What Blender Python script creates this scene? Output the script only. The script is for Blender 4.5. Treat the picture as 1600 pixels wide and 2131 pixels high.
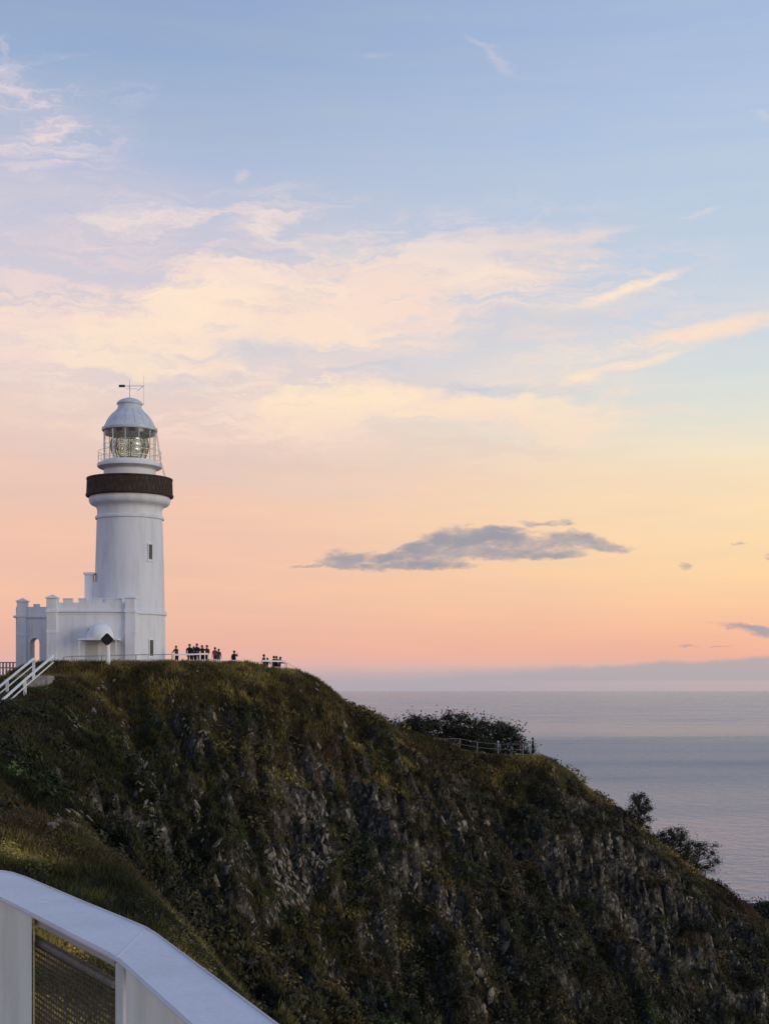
import bpy, bmesh, math, random
import numpy as np
from mathutils import Vector, Matrix

random.seed(7)
RNG = np.random.default_rng(7)
for o in list(bpy.data.objects):
    bpy.data.objects.remove(o, do_unlink=True)
scene = bpy.context.scene
COL = scene.collection
F = 3090.0        # focal length of the photograph in its own pixels
HZ = 1437.0       # row of the sea horizon in the photograph

def lin(c):
    out = []
    for v in c:
        v /= 255.0
        out.append(v / 12.92 if v <= 0.04045 else ((v + 0.055) / 1.055) ** 2.4)
    return (*out, 1.0)

def P(px, py, d):
    """photograph position + real distance -> metres (eye at the origin, +Y forward)"""
    return Vector(((px - 800.0) / F * d, d, (HZ - py) / F * d))

# ------------------------------------------------------------------ camera
cam_d = bpy.data.cameras.new('camera')
cam = bpy.data.objects.new('camera', cam_d)
COL.objects.link(cam)
cam.location = (0, 0, 0)
cam.rotation_euler = (math.radians(90), 0, 0)
cam_d.sensor_fit = 'HORIZONTAL'
cam_d.sensor_width = 36.0
cam_d.lens = 36.0 * F / 1600.0
cam_d.shift_y = (HZ - 1065.5) / 1600.0
cam_d.clip_start = 0.05
cam_d.clip_end = 500000.0
scene.camera = cam

# ------------------------------------------------------------------ view
scene.view_settings.view_transform = 'Standard'
scene.view_settings.look = 'None'
scene.view_settings.exposure = 0.0
scene.view_settings.gamma = 1.0
scene.view_settings.use_curve_mapping = False
scene.cycles.use_denoising = True
scene.cycles.max_bounces = 6
scene.cycles.transparent_max_bounces = 12

# ------------------------------------------------------------------ world: dusk sky
SUN_AZ = math.radians(118)      # to the right of the view
SUN_EL = math.radians(6)
world = bpy.data.worlds.new('World')
scene.world = world
world.use_nodes = True
world.cycles.sampling_method = 'MANUAL'
world.cycles.sample_map_resolution = 256
WT = world.node_tree
WT.nodes.clear()

class NT:
    """little expression helper over a node tree"""
    def __init__(s, tree): s.t = tree
    def n(s, kind, **kw):
        nd = s.t.nodes.new(kind)
        for k, v in kw.items(): setattr(nd, k, v)
        return nd
    def put(s, sock, v):
        if isinstance(v, bpy.types.NodeSocket): s.t.links.new(v, sock)
        elif v is not None: sock.default_value = v
    def m(s, op, a, b=None, c=None, clamp=False):
        nd = s.n('ShaderNodeMath', operation=op, use_clamp=clamp)
        s.put(nd.inputs[0], a)
        if b is not None: s.put(nd.inputs[1], b)
        if c is not None: s.put(nd.inputs[2], c)
        return nd.outputs[0]
    def sstep(s, v, a, b, lo=0.0, hi=1.0):
        nd = s.n('ShaderNodeMapRange', interpolation_type='SMOOTHSTEP')
        for i, x in enumerate((v, a, b, lo, hi)): s.put(nd.inputs[i], x)
        return nd.outputs[0]
    def lmap(s, v, a, b, lo=0.0, hi=1.0):
        nd = s.n('ShaderNodeMapRange')
        for i, x in enumerate((v, a, b, lo, hi)): s.put(nd.inputs[i], x)
        return nd.outputs[0]
    def comb(s, x, y, z=0.0):
        nd = s.n('ShaderNodeCombineXYZ')
        for i, v in enumerate((x, y, z)): s.put(nd.inputs[i], v)
        return nd.outputs[0]
    def vm(s, op, a, b=None):
        nd = s.n('ShaderNodeVectorMath', operation=op)
        s.put(nd.inputs[0], a)
        if b is not None: s.put(nd.inputs[1], b)
        return nd.outputs['Value'] if op in ('LENGTH', 'DOT_PRODUCT') else nd.outputs[0]
    def mapping(s, v, loc=(0, 0, 0), rot=(0, 0, 0), sc=(1, 1, 1), kind='POINT'):
        nd = s.n('ShaderNodeMapping', vector_type=kind)
        s.put(nd.inputs['Vector'], v)
        nd.inputs['Location'].default_value = loc
        nd.inputs['Rotation'].default_value = rot
        nd.inputs['Scale'].default_value = sc
        return nd.outputs[0]
    def noise(s, v, scale, detail=4.0, rough=0.55, dist=0.0, col=False):
        nd = s.n('ShaderNodeTexNoise')
        s.put(nd.inputs['Vector'], v)
        nd.inputs['Scale'].default_value = scale
        nd.inputs['Detail'].default_value = detail
        nd.inputs['Roughness'].default_value = rough
        nd.inputs['Distortion'].default_value = dist
        return nd.outputs['Color'] if col else nd.outputs[0]
    def mix(s, f, a, b, blend='MIX'):
        nd = s.n('ShaderNodeMix', data_type='RGBA', blend_type=blend)
        s.put(nd.inputs[0], f); s.put(nd.inputs[6], a); s.put(nd.inputs[7], b)
        return nd.outputs[2]
    def ramp(s, f, stops):
        nd = s.n('ShaderNodeValToRGB')
        s.put(nd.inputs[0], f)
        cr = nd.color_ramp
        while len(cr.elements) > 1: cr.elements.remove(cr.elements[-1])
        cr.elements[0].position = stops[0][0]; cr.elements[0].color = stops[0][1]
        for p, c in stops[1:]:
            e = cr.elements.new(p); e.color = c
        return nd.outputs[0]

def build_sky():
    w = NT(WT)
    tc = w.n('ShaderNodeTexCoord')
    sep = w.n('ShaderNodeSeparateXYZ'); w.put(sep.inputs[0], tc.outputs['Generated'])
    x, y, z = sep.outputs
    az = w.m('ARCTAN2', x, y)
    el = w.m('ARCSINE', z)
    U = w.m('MULTIPLY', w.m('TANGENT', w.m('MAXIMUM', w.m('MINIMUM', az, 1.2), -1.2)), F / 1000)
    V = w.m('MULTIPLY', w.m('TANGENT', w.m('MAXIMUM', w.m('MINIMUM', el, 1.35), -0.2)), F / 1000)
    uv = w.comb(U, V)
    # base gradients, left and right
    t = w.m('DIVIDE', V, 2.8)
    def st(lst): return [((HZ - py) / 2800.0, lin(c)) for py, c in lst]
    left = w.ramp(t, st([(1437, (186, 170, 180)), (1410, (196, 172, 178)), (1385, (224, 178, 170)), (1345, (236, 178, 160)),
        (1250, (241, 189, 165)), (1100, (241, 194, 172)), (980, (234, 198, 184)), (850, (233, 208, 198)), (740, (226, 210, 210)),
        (600, (212, 204, 214)), (450, (190, 196, 217)), (300, (167, 184, 213)), (120, (151, 173, 207)), (0, (146, 167, 204)), (-1300, (112, 142, 192))]))
    right = w.ramp(t, st([(1437, (188, 172, 178)), (1405, (205, 180, 178)), (1365, (243, 178, 152)), (1290, (249, 194, 156)),
        (1200, (253, 212, 164)), (1090, (253, 221, 176)), (1000, (251, 224, 186)), (940, (240, 228, 202)), (870, (226, 227, 214)), (780, (214, 221, 222)), (660, (203, 214, 226)),
        (500, (190, 206, 224)), (300, (180, 199, 225)), (120, (170, 190, 221)), (0, (164, 186, 220)), (-1300, (120, 150, 200))]))
    base = w.mix(w.sstep(U, -0.6, 0.9), left, right)
    # faint horizontal streaks everywhere
    streak = w.noise(w.mapping(uv, sc=(0.7, 6.0, 1), rot=(0, 0, -0.03)), 3.0, 4.0, 0.55, 0.0)
    k = w.lmap(streak, 0.3, 0.7, 0.955, 1.045)
    base = w.vm('MULTIPLY', base, w.comb(k, w.lmap(streak, 0.3, 0.7, 0.98, 1.02), w.lmap(streak, 0.3, 0.7, 1.02, 0.98)))
    # domain warp
    wn = w.noise(w.mapping(uv, sc=(1.0, 2.2, 1)), 3.2, 5.0, 0.6, 0.0, col=True)
    wv = w.vm('MULTIPLY', w.vm('SUBTRACT', wn, (0.5, 0.5, 0.5)), (0.42, 0.16, 0.0))
    wn2 = w.noise(w.mapping(uv, sc=(1.0, 2.0, 1)), 14.0, 4.0, 0.6, 0.0, col=True)
    wv2 = w.vm('MULTIPLY', w.vm('SUBTRACT', wn2, (0.5, 0.5, 0.5)), (0.10, 0.05, 0.0))
    uvw = w.vm('ADD', w.vm('ADD', uv, wv), wv2)
    uvs = w.vm('ADD', uv, w.vm('MULTIPLY', w.vm('ADD', wv2, w.vm('MULTIPLY', wv, (0.2, 0.2, 0))), (0.9, 0.55, 0.0)))
    def blob(vec, px, py, rx, ry, ang, amp, soft=0.0):
        # turned ellipse: two affine forms of (U, V, 1) and their squared length
        cxu, cyv, a = (px - 800) / 1000, (HZ - py) / 1000, math.radians(ang)
        ca, sa, rx, ry = math.cos(a), math.sin(a), rx / 1000, ry / 1000
        e = w.vm('DOT_PRODUCT', vec, (ca / rx, sa / rx, -(ca * cxu + sa * cyv) / rx))
        e = w.m('MULTIPLY', e, e)
        f = w.vm('DOT_PRODUCT', vec, (-sa / ry, ca / ry, -(-sa * cxu + ca * cyv) / ry))
        return w.sstep(w.m('POWER', w.m('MULTIPLY_ADD', f, f, e), 0.6), 1.4, soft * soft, 1.0, 1.0 - amp)
    def blobs(vec, lst, soft=0.0):
        acc = None
        vec = w.vm('ADD', vec, (0, 0, 1))
        for b in lst:
            s = blob(vec, *b, soft=soft)
            acc = s if acc is None else w.m('MULTIPLY', acc, s)
        return w.m('SUBTRACT', 1.0, acc)
    # lilac veil upper left
    veil = blobs(uvw, [(60, 420, 330, 190, 0, .62), (260, 520, 420, 110, 4, .5), (30, 260, 130, 80, -30, .45)])
    fine = w.noise(w.mapping(uvw, sc=(0.8, 4.8, 1), rot=(0, 0, -0.20)), 6.0, 5.0, 0.68, 0.3)
    fk = w.sstep(fine, 0.30, 0.66, 0.35, 1.1)
    base = w.mix(w.m('MULTIPLY', veil, fk, clamp=True), base, lin((212, 203, 216)))
    # warm lit cirrus
    veil2 = blobs(uvw, [(430, 660, 900, 150, 5, .75), (760, 850, 700, 90, 0, .7), (1330, 690, 420, 60, 8, .35), (1250, 590, 300, 60, 10, .3)])
    vk = w.m('MULTIPLY', veil2, w.sstep(w.m('ADD', fine, w.m('MULTIPLY', w.m('SUBTRACT', streak, 0.5), 0.6)), 0.40, 0.62, 0.05, 1.1), clamp=True)
    base = w.mix(vk, base, lin((248, 219, 209)))
    cfield = blobs(uvw, [(560, 640, 800, 230, 6, 1.), (760, 850, 760, 120, 0, 1.), (60, 280, 260, 140, -10, 1.), (480, 460, 360, 80, 4, 1.)])
    cir = blobs(uvw, [
        (720, 632, 500, 84, 8, 1.), (260, 690, 460, 76, 3, .85), (960, 560, 300, 58, 11, .9), (980, 600, 260, 56, 14, .8), (600, 560, 260, 60, 6, .45),
        (1130, 505, 190, 16, 12, .55), (880, 505, 180, 26, 8, .45), (1060, 855, 300, 62, -3, 1.), (620, 870, 400, 72, 1, .85), (840, 800, 140, 16, 8, .6),
        (630, 460, 110, 22, 17, .65), (440, 458, 150, 20, 2, .5), (230, 470, 130, 24, 0, .35), (30, 235, 70, 42, -35, .55),
        (110, 320, 150, 40, -8, .4), (190, 282, 60, 12, 0, .35), (200, 775, 330, 40, 2, .4), (1220, 860, 150, 30, -8, .5), (760, 700, 300, 35, 4, .5)])
    med = w.noise(w.mapping(uvw, sc=(0.8, 2.4, 1), rot=(0, 0, -0.20)), 4.0, 4.0, 0.55, 0.2)
    cir = w.m('ADD', cir, w.m('ADD', w.m('MULTIPLY', w.m('SUBTRACT', fine, 0.5), 2.9), w.m('MULTIPLY', w.m('SUBTRACT', med, 0.5), 1.5)))
    cir = w.sstep(cir, -0.08, 0.92, 0.0, 0.98)
    cir = w.m('MULTIPLY', cir, cfield)
    cc = w.ramp(w.m('DIVIDE', V, 1.4), [((HZ - 950) / 1400, lin((252, 222, 190))), ((HZ - 820) / 1400, lin((255, 230, 200))),
        ((HZ - 600) / 1400, lin((255, 229, 206))), ((HZ - 450) / 1400, lin((238, 222, 218))), ((HZ - 250) / 1400, lin((222, 212, 222)))])
    cc = w.mix(w.sstep(med, 0.62, 0.38, 0.0, 0.55), cc, lin((243, 214, 204)))
    base = w.mix(cir, base, cc)
    thin = blobs(uvs, [
        (1080, 560, 160, 26, 9, .75), (1180, 562, 70, 9, -4, .6), (1300, 615, 140, 13, 17, .95), (1200, 655, 220, 30, 6, .3), (1460, 708, 280, 20, 9, 1.), (1180, 742, 240, 22, 5, .4),
        (1240, 785, 210, 12, 13, .8), (1385, 752, 28, 9, 15, .4), (1010, 105, 46, 10, -40, .35), (1045, 140, 40, 16, -30, .25), (498, 370, 22, 12, 35, .4), (580, 395, 90, 12, 10, .25),
        (1580, 278, 26, 12, -15, .3), (1470, 462, 60, 5, 10, .3), (1130, 455, 40, 4, 38, .2), (1200, 500, 150, 10, 6, .35), (10, 140, 12, 26, 0, .3), (790, 112, 40, 6, 0, .15)])
    base = w.mix(w.m('MULTIPLY', thin, w.sstep(fine, 0.30, 0.56, 0.30, 1.1), clamp=True), base, cc)
    # cool gaps
    gap = blobs(uvw, [(540, 735, 120, 36, -6, .75), (1010, 800, 220, 17, -2, .95), (780, 772, 130, 12, 4, .7), (690, 515, 90, 18, 8, .5), (1120, 690, 220, 28, 6, .6), (330, 800, 150, 14, 2, .4), (150, 590, 200, 22, 3, .4)])
    base = w.mix(w.m('MULTIPLY', gap, fk, clamp=True), base, lin((199, 205, 217)))
    pinkb = blobs(uvw, [(650, 990, 420, 32, 0, .5), (350, 930, 300, 26, 0, .35), (1000, 940, 330, 18, -1, .4)])
    base = w.mix(pinkb, base, lin((231, 205, 192)))
    # grey cloud low over the sea
    gn = w.noise(w.mapping(uv, sc=(1.0, 2.6, 1)), 15.0, 5.0, 0.66, 0.2)
    gs = w.vm('ADD', uv, w.vm('MULTIPLY', wv2, (0.95, 0.75, 0)))
    grey = blobs(gs, [(722, 1166, 72, 20, 3, 1.), (800, 1181, 150, 9, 0, 1.), (640, 1182, 40, 5, 0, .7), (900, 1176, 110, 11, 0, .9), (850, 1148, 80, 15, 14, .9), (905, 1130, 60, 22, 10, .9), (890, 1160, 120, 20, 4, .9), (1060, 1150, 110, 18, -3, .8),
        (975, 1120, 95, 30, 0, 1.), (1050, 1122, 85, 26, -8, 1.), (1010, 1152, 90, 12, 4, .8), (1105, 1140, 80, 19, -6, 1.), (1190, 1128, 70, 22, 0, 1.), (1250, 1140, 75, 13, -6, 1.), (1170, 1158, 75, 9, 3, .8),
        (1140, 1092, 70, 7, -3, .9), (1075, 1104, 60, 9, 0, .6),
        (1575, 1314, 90, 11, -9, 1.), (1425, 1181, 18, 8, -10, .6), (1545, 1135, 30, 4, 6, .4), (1604, 1165, 14, 8, 0, .6), (1430, 1344, 22, 3, 0, .5), (1490, 1346, 27, 3, 0, .5)], soft=0.35)
    gm = w.sstep(w.m('ADD', grey, w.m('MULTIPLY', w.m('SUBTRACT', gn, 0.5), 1.9)), 0.10, 1.10, 0.0, 0.93)
    gcol = w.mix(w.sstep(w.noise(w.mapping(uv, sc=(1.0, 2.2, 1)), 7.0, 3.0, 0.5), 0.38, 0.66), lin((148, 150, 165)), lin((173, 165, 172)))
    base = w.mix(w.m('MULTIPLY', gm, w.sstep(grey, 0.0, 0.2)), base, gcol)
    # cloud bank on the horizon
    hn = w.noise(w.mapping(uv, sc=(1.0, 1.0, 1)), 9.0, 5.0, 0.6)
    top = w.m('ADD', w.lmap(U, -0.1, 0.8, 0.026, 0.066), w.m('MULTIPLY', w.m('SUBTRACT', hn, 0.5), 0.030))
    sharp = w.lmap(U, -0.1, 0.45, 0.030, 0.006)
    bank = w.sstep(V, w.m('ADD', top, sharp), w.m('SUBTRACT', top, sharp))
    lo = w.m('MULTIPLY', w.sstep(V, 0.024, 0.015), w.sstep(U, 0.05, 0.55))
    bank = w.m('MULTIPLY', bank, w.m('SUBTRACT', 1.0, w.m('MULTIPLY', lo, 0.75)))
    base = w.mix(w.m('MULTIPLY', bank, 0.78), base, lin((172, 168, 175)))
    hs = w.n('ShaderNodeHueSaturation'); hs.inputs['Saturation'].default_value = 0.97; hs.inputs['Value'].default_value = 1.02
    w.put(hs.inputs['Color'], base); base = hs.outputs[0]
    # physical sky adds its own faint twilight
    sky = w.n('ShaderNodeTexSky', sky_type='NISHITA', sun_disc=False)
    sky.sun_elevation = SUN_EL
    sky.sun_rotation = SUN_AZ
    bg1 = w.n('ShaderNodeBackground'); w.put(bg1.inputs[0], base); bg1.inputs[1].default_value = 0.97
    bg2 = w.n('ShaderNodeBackground'); w.put(bg2.inputs[0], sky.outputs[0]); bg2.inputs[1].default_value = 0.003
    add = w.n('ShaderNodeAddShader'); w.put(add.inputs[0], bg1.outputs[0]); w.put(add.inputs[1], bg2.outputs[0])
    out = w.n('ShaderNodeOutputWorld'); w.put(out.inputs[0], add.outputs[0])
build_sky()

sun_d = bpy.data.lights.new('sun', 'SUN')
sun_d.energy = 1.3
sun_d.angle = math.radians(24)
sun_d.color = (1.0, 0.84, 0.66)
sun = bpy.data.objects.new('sun', sun_d)
COL.objects.link(sun)
sdir = Vector((math.sin(SUN_AZ) * math.cos(SUN_EL), math.cos(SUN_AZ) * math.cos(SUN_EL), math.sin(SUN_EL)))
sun.rotation_euler = sdir.to_track_quat('Z', 'Y').to_euler()

# ------------------------------------------------------------------ materials
MATS = {}
def mat(name, color, rough=0.8, metal=0.0, noise=0.0, nscale=6.0, bump=0.0, bscale=20.0, spec=0.3, c2=None, attr=None, stretch=None):
    if name in MATS: return MATS[name]
    m = bpy.data.materials.new(name); m.use_nodes = True
    t = NT(m.node_tree); t.t.nodes.clear()
    b = t.n('ShaderNodeBsdfPrincipled'); o = t.n('ShaderNodeOutputMaterial')
    t.put(o.inputs[0], b.outputs[0])
    b.inputs['Roughness'].default_value = rough
    b.inputs['Metallic'].default_value = metal
    b.inputs['Specular IOR Level'].default_value = spec
    c = (*color[:3], 1.0)
    tc = t.n('ShaderNodeTexCoord').outputs['Object']
    if attr:
        a = t.n('ShaderNodeAttribute', attribute_name=attr)
        src = a.outputs['Color']
    else:
        src = c
    if noise > 0:
        n = t.noise(t.mapping(tc, sc=stretch) if stretch else tc, nscale, 6.0, 0.65)
        second = (*(c2 or [v * (1 - noise) for v in color[:3]])[:3], 1.0)
        if attr:
            k = t.lmap(n, 0.25, 0.75, 1 - noise, 1 + noise)
            src = t.vm('MULTIPLY', src, t.comb(k, k, k))
        else:
            src = t.mix(t.sstep(n, 0.42, 0.68), c, second)
    t.put(b.inputs['Base Color'], src)
    if bump > 0:
        bn = t.n('ShaderNodeBump'); bn.inputs['Strength'].default_value = bump; bn.inputs['Distance'].default_value = 0.02
        t.put(bn.inputs['Height'], t.noise(tc, bscale, 5.0, 0.6))
        t.put(b.inputs['Normal'], bn.outputs[0])
    MATS[name] = m
    return m

WHITE = mat('white_render', (0.73, 0.75, 0.78), 0.75, noise=0.10, nscale=1.6, stretch=(1, 1, .16), bump=0.35, bscale=7, c2=(0.63, 0.645, 0.655))
TRIM = mat('white_trim', (0.74, 0.76, 0.79), 0.6, noise=0.08, nscale=3)
ANNEX = mat('annex_white', (0.77, 0.79, 0.82), 0.75, noise=0.10, nscale=1.8, stretch=(1, 1, .2), bump=0.35, bscale=7, c2=(0.66, 0.675, 0.685))
ATRIM = mat('annex_trim', (0.78, 0.80, 0.83), 0.6, noise=0.08, nscale=3)
DOME = mat('dome_paint', (0.58, 0.62, 0.66), 0.35, noise=0.15, nscale=2.0, spec=0.5)
IRON = mat('dark_iron', (0.035, 0.024, 0.018), 0.7, noise=0.5, nscale=3.0, c2=(0.075, 0.05, 0.035))
DARK = mat('dark_opening', (0.03, 0.03, 0.032), 0.3, spec=0.5)
STEEL = mat('grey_steel', (0.42, 0.42, 0.43), 0.4, metal=0.6)
POSTM = mat('weathered_post', (0.30, 0.28, 0.26), 0.7, noise=0.3, nscale=8)
PAINT = mat('white_fence_paint', (0.80, 0.81, 0.82), 0.45, noise=0.10, nscale=5.0)
STONE = mat('paving_stone', (0.30, 0.285, 0.26), 0.9, noise=0.35, nscale=2.5, bump=0.5, bscale=30)
BARK = mat('bark', (0.07, 0.05, 0.038), 0.9, noise=0.4, nscale=6, bump=0.6)
LEAF = mat('leaf', (0.04, 0.05, 0.02), 0.65, attr='col', noise=0.25, nscale=3.0, spec=0.25)
GRASS = mat('heath_blade', (0.06, 0.06, 0.02), 0.75, attr='col', noise=0.25, nscale=0.9, spec=0.2)
ROCK = mat('cliff_rock', (0.30, 0.245, 0.175), 0.95, noise=0.6, nscale=2.6, bump=1.0, bscale=9, c2=(0.055, 0.048, 0.038))
SIGNBLACK = mat('sign_black', (0.012, 0.011, 0.012), 0.6)
SIGNY = mat('sign_brown', (0.02, 0.016, 0.015), 0.6)

def glass_mat():
    m = bpy.data.materials.new('lantern_glass'); m.use_nodes = True
    t = NT(m.node_tree); t.t.nodes.clear()
    tr = t.n('ShaderNodeBsdfTransparent'); tr.inputs[0].default_value = (0.985, 0.99, 0.985, 1)
    gl = t.n('ShaderNodeBsdfGlossy'); gl.inputs['Roughness'].default_value = 0.03
    fr = t.n('ShaderNodeLayerWeight'); fr.inputs[0].default_value = 0.5
    mx = t.n('ShaderNodeMixShader'); t.put(mx.inputs[0], t.m('MULTIPLY_ADD', t.m('POWER', fr.outputs['Facing'], 4.0), 0.35, 0.04)); t.put(mx.inputs[1], tr.outputs[0]); t.put(mx.inputs[2], gl.outputs[0])
    o = t.n('ShaderNodeOutputMaterial'); t.put(o.inputs[0], mx.outputs[0])
    return m
GLASS = glass_mat()
def lens_mat():
    m = bpy.data.materials.new('fresnel_glass'); m.use_nodes = True
    t = NT(m.node_tree); t.t.nodes.clear()
    tr = t.n('ShaderNodeBsdfTransparent'); tr.inputs[0].default_value = (0.86, 0.91, 0.82, 1)
    gl = t.n('ShaderNodeBsdfGlossy'); gl.inputs['Roughness'].default_value = 0.16; gl.inputs['Color'].default_value = (0.9, 0.95, 0.85, 1)
    mx = t.n('ShaderNodeMixShader'); mx.inputs[0].default_value = 0.20; t.put(mx.inputs[1], tr.outputs[0]); t.put(mx.inputs[2], gl.outputs[0])
    o = t.n('ShaderNodeOutputMaterial'); t.put(o.inputs[0], mx.outputs[0])
    return m
LENS = lens_mat()
BRASS = mat('brass', (0.09, 0.095, 0.06), 0.5, metal=0.4)

# ------------------------------------------------------------------ mesh helpers
class MB:
    def __init__(s): s.v = []; s.f = []
    def add(s, vs, fs):
        o = len(s.v); s.v += [tuple(v) for v in vs]; s.f += [tuple(i + o for i in f) for f in fs]; return s
    def box(s, a, b):
        x0, y0, z0 = a; x1, y1, z1 = b
        return s.add([(x0, y0, z0), (x1, y0, z0), (x1, y1, z0), (x0, y1, z0), (x0, y0, z1), (x1, y0, z1), (x1, y1, z1), (x0, y1, z1)],
                     [(0, 3, 2, 1), (4, 5, 6, 7), (0, 1, 5, 4), (1, 2, 6, 5), (2, 3, 7, 6), (3, 0, 4, 7)])
    def tube(s, p0, p1, r0, r1=None, n=8):
        p0 = Vector(p0); p1 = Vector(p1); r1 = r0 if r1 is None else r1
        d = (p1 - p0).normalized()
        a = d.orthogonal().normalized(); b = d.cross(a)
        vs = []
        for p, r in ((p0, r0), (p1, r1)):
            for i in range(n):
                t = 2 * math.pi * i / n
                vs.append(p + a * (math.cos(t) * r) + b * (math.sin(t) * r))
        fs = [(i, (i + 1) % n, n + (i + 1) % n, n + i) for i in range(n)]
        fs += [tuple(range(n - 1, -1, -1)), tuple(range(n, 2 * n))]
        return s.add(vs, fs)
    def bar(s, p0, p1, w, h):
        """rectangular bar between two points, w across (horizontal), h tall"""
        p0 = Vector(p0); p1 = Vector(p1); d = (p1 - p0).normalized()
        up = Vector((0, 0, 1)) if abs(d.z) < 0.95 else Vector((0, 1, 0))
        a = d.cross(up).normalized() * (w / 2); u = a.cross(d).normalized() * (h / 2)
        vs = [p + sx * a + sz * u for p in (p0, p1) for sx, sz in ((-1, -1), (1, -1), (1, 1), (-1, 1))]
        return s.add(vs, [(0, 1, 2, 3), (7, 6, 5, 4), (0, 4, 5, 1), (1, 5, 6, 2), (2, 6, 7, 3), (3, 7, 4, 0)])
    def lathe(s, prof, n=48, cap=True):
        vs = []; fs = []
        for r, z in prof:
            for i in range(n):
                t = 2 * math.pi * i / n
                vs.append((r * math.cos(t), r * math.sin(t), z))
        for k in range(len(prof) - 1):
            for i in range(n):
                j = (i + 1) % n
                fs.append((k * n + i, k * n + j, (k + 1) * n + j, (k + 1) * n + i))
        if cap:
            fs.append(tuple(range(n - 1, -1, -1))); fs.append(tuple(range((len(prof) - 1) * n, len(prof) * n)))
        return s.add(vs, fs)
    def build(s, name, m, parent=None, smooth=False, bevel=0.0):
        me = bpy.data.meshes.new(name)
        me.from_pydata(s.v, [], s.f); me.update()
        me.materials.append(m)
        if bevel > 0:
            bm = bmesh.new(); bm.from_mesh(me)
            es = [e for e in bm.edges if len(e.link_faces) == 2 and e.calc_face_angle(0) > 0.6]
            bmesh.ops.bevel(bm, geom=es, offset=bevel, segments=2, affect='EDGES', clamp_overlap=True)
            bm.to_mesh(me); bm.free()
        if smooth:
            me.shade_smooth() if hasattr(me, 'shade_smooth') else None
            try: me.set_sharp_from_angle(angle=math.radians(35))
            except Exception: pass
        return link(name, me, parent)

def link(name, me, parent=None, loc=None):
    o = bpy.data.objects.new(name, me); COL.objects.link(o)
    if parent is not None: o.parent = parent
    if loc is not None: o.location = loc
    return o
def tag(o, label, cat, group=None, kind=None):
    if label: o['label'] = label
    if cat: o['category'] = cat
    if group: o['group'] = group
    if kind: o['kind'] = kind
    return o
def thing(name, label, cat, loc=(0, 0, 0), rz=0.0, group=None):
    o = bpy.data.objects.new(name, None); COL.objects.link(o)
    o.location = loc; o.rotation_euler = (0, 0, rz); o.empty_display_size = 0.2
    return tag(o, label, cat, group)
def np_mesh(name, verts, tris=None, quads=None, m=None, cols=None, smooth=False, parent=None):
    me = bpy.data.meshes.new(name)
    faces = tris if tris is not None else quads
    k = faces.shape[1]
    me.vertices.add(len(verts)); me.vertices.foreach_set('co', np.ascontiguousarray(verts, dtype=np.float32).ravel())
    me.loops.add(faces.size); me.loops.foreach_set('vertex_index', np.ascontiguousarray(faces, dtype=np.int32).ravel())
    me.polygons.add(len(faces)); me.polygons.foreach_set('loop_start', np.arange(0, faces.size, k, dtype=np.int32))
    try: me.polygons.foreach_set('loop_total', np.full(len(faces), k, dtype=np.int32))
    except Exception: pass
    me.update(calc_edges=True)
    if cols is not None:
        a = me.color_attributes.new('col', 'FLOAT_COLOR', 'POINT')
        c4 = np.ones((len(verts), 4), dtype=np.float32); c4[:, :3] = cols
        a.data.foreach_set('color', c4.ravel())
    if smooth: me.polygons.foreach_set('use_smooth', np.ones(len(faces), dtype=bool))
    if m: me.materials.append(m)
    return link(name, me, parent)

# ------------------------------------------------------------------ numpy noise
_perm = np.random.default_rng(11).random((256, 256)).astype(np.float64)
def vnoise(x, y, seed=0):
    xi = np.floor(x).astype(np.int64); yi = np.floor(y).astype(np.int64)
    fx = x - xi; fy = y - yi
    fx = fx * fx * (3 - 2 * fx); fy = fy * fy * (3 - 2 * fy)
    h = lambda a, b: _perm[(a * 7 + seed * 37 + b * 3 + (a * b) % 5) % 256, (b + seed * 91 + (a // 256) * 13) % 256]
    h = lambda a, b: _perm[(a + seed * 37) % 256, (b + seed * 91) % 256]
    return ((h(xi, yi) * (1 - fx) + h(xi + 1, yi) * fx) * (1 - fy) + (h(xi, yi + 1) * (1 - fx) + h(xi + 1, yi + 1) * fx) * fy) * 2 - 1
def fbm(x, y, oct=4, seed=0, gain=0.5):
    s = 0.0; a = 1.0; tot = 0
    for i in range(oct):
        s = s + a * vnoise(x, y, seed + i); tot += a
        x = x * 2.03 + 17.1; y = y * 2.03 + 5.7; a *= gain
    return s / tot

# ------------------------------------------------------------------ terrain: ridges, spurs, the near knoll
def PL(lst): return [tuple(P(*q)) for q in lst]
R1 = dict(pts=[(-21, 121.5, 2.05), (-18, 121.5, 2.05), (-14, 123, 1.65), (-9.6, 124.5, 1.35)], W=[7.2, 7.2, 5.5, 1.6], s=0.95, r=3.0)
R1B = dict(pts=[(-60, 124, 0.2), (-45, 123, .6), (-28, 124, 0.85)], W=4.0, s=0.72, r=2.0)
R2 = dict(pts=PL([(590, 1402, 124), (625, 1412, 125), (655, 1440, 126.5), (700, 1470, 128), (730, 1477, 130), (760, 1495, 132), (820, 1519, 135), (900, 1544, 138), (957, 1566, 140),
    (1040, 1579, 141), (1085, 1576, 142), (1114, 1576, 142.6), (1150, 1600, 143.5), (1200, 1641, 146), (1250, 1672, 148), (1300, 1722, 150), (1350, 1758, 152), (1400, 1802, 154),
    (1470, 1838, 157), (1530, 1882, 160), (1552, 1912, 161), (1600, 1916, 163), (1700, 1960, 168), (1900, 2110, 178), (2300, 2500, 195)]), W=0.6, s=1.05, r=1.2)
R3 = dict(pts=PL([(118, 1400, 113), (60, 1438, 101), (0, 1480, 90), (-80, 1526, 78), (-200, 1576, 62), (-330, 1645, 45)]) + [(-22, 30, -3.0), (-26, 0, -3.0)], W=1.6, s=0.9, r=1.5)
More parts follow.
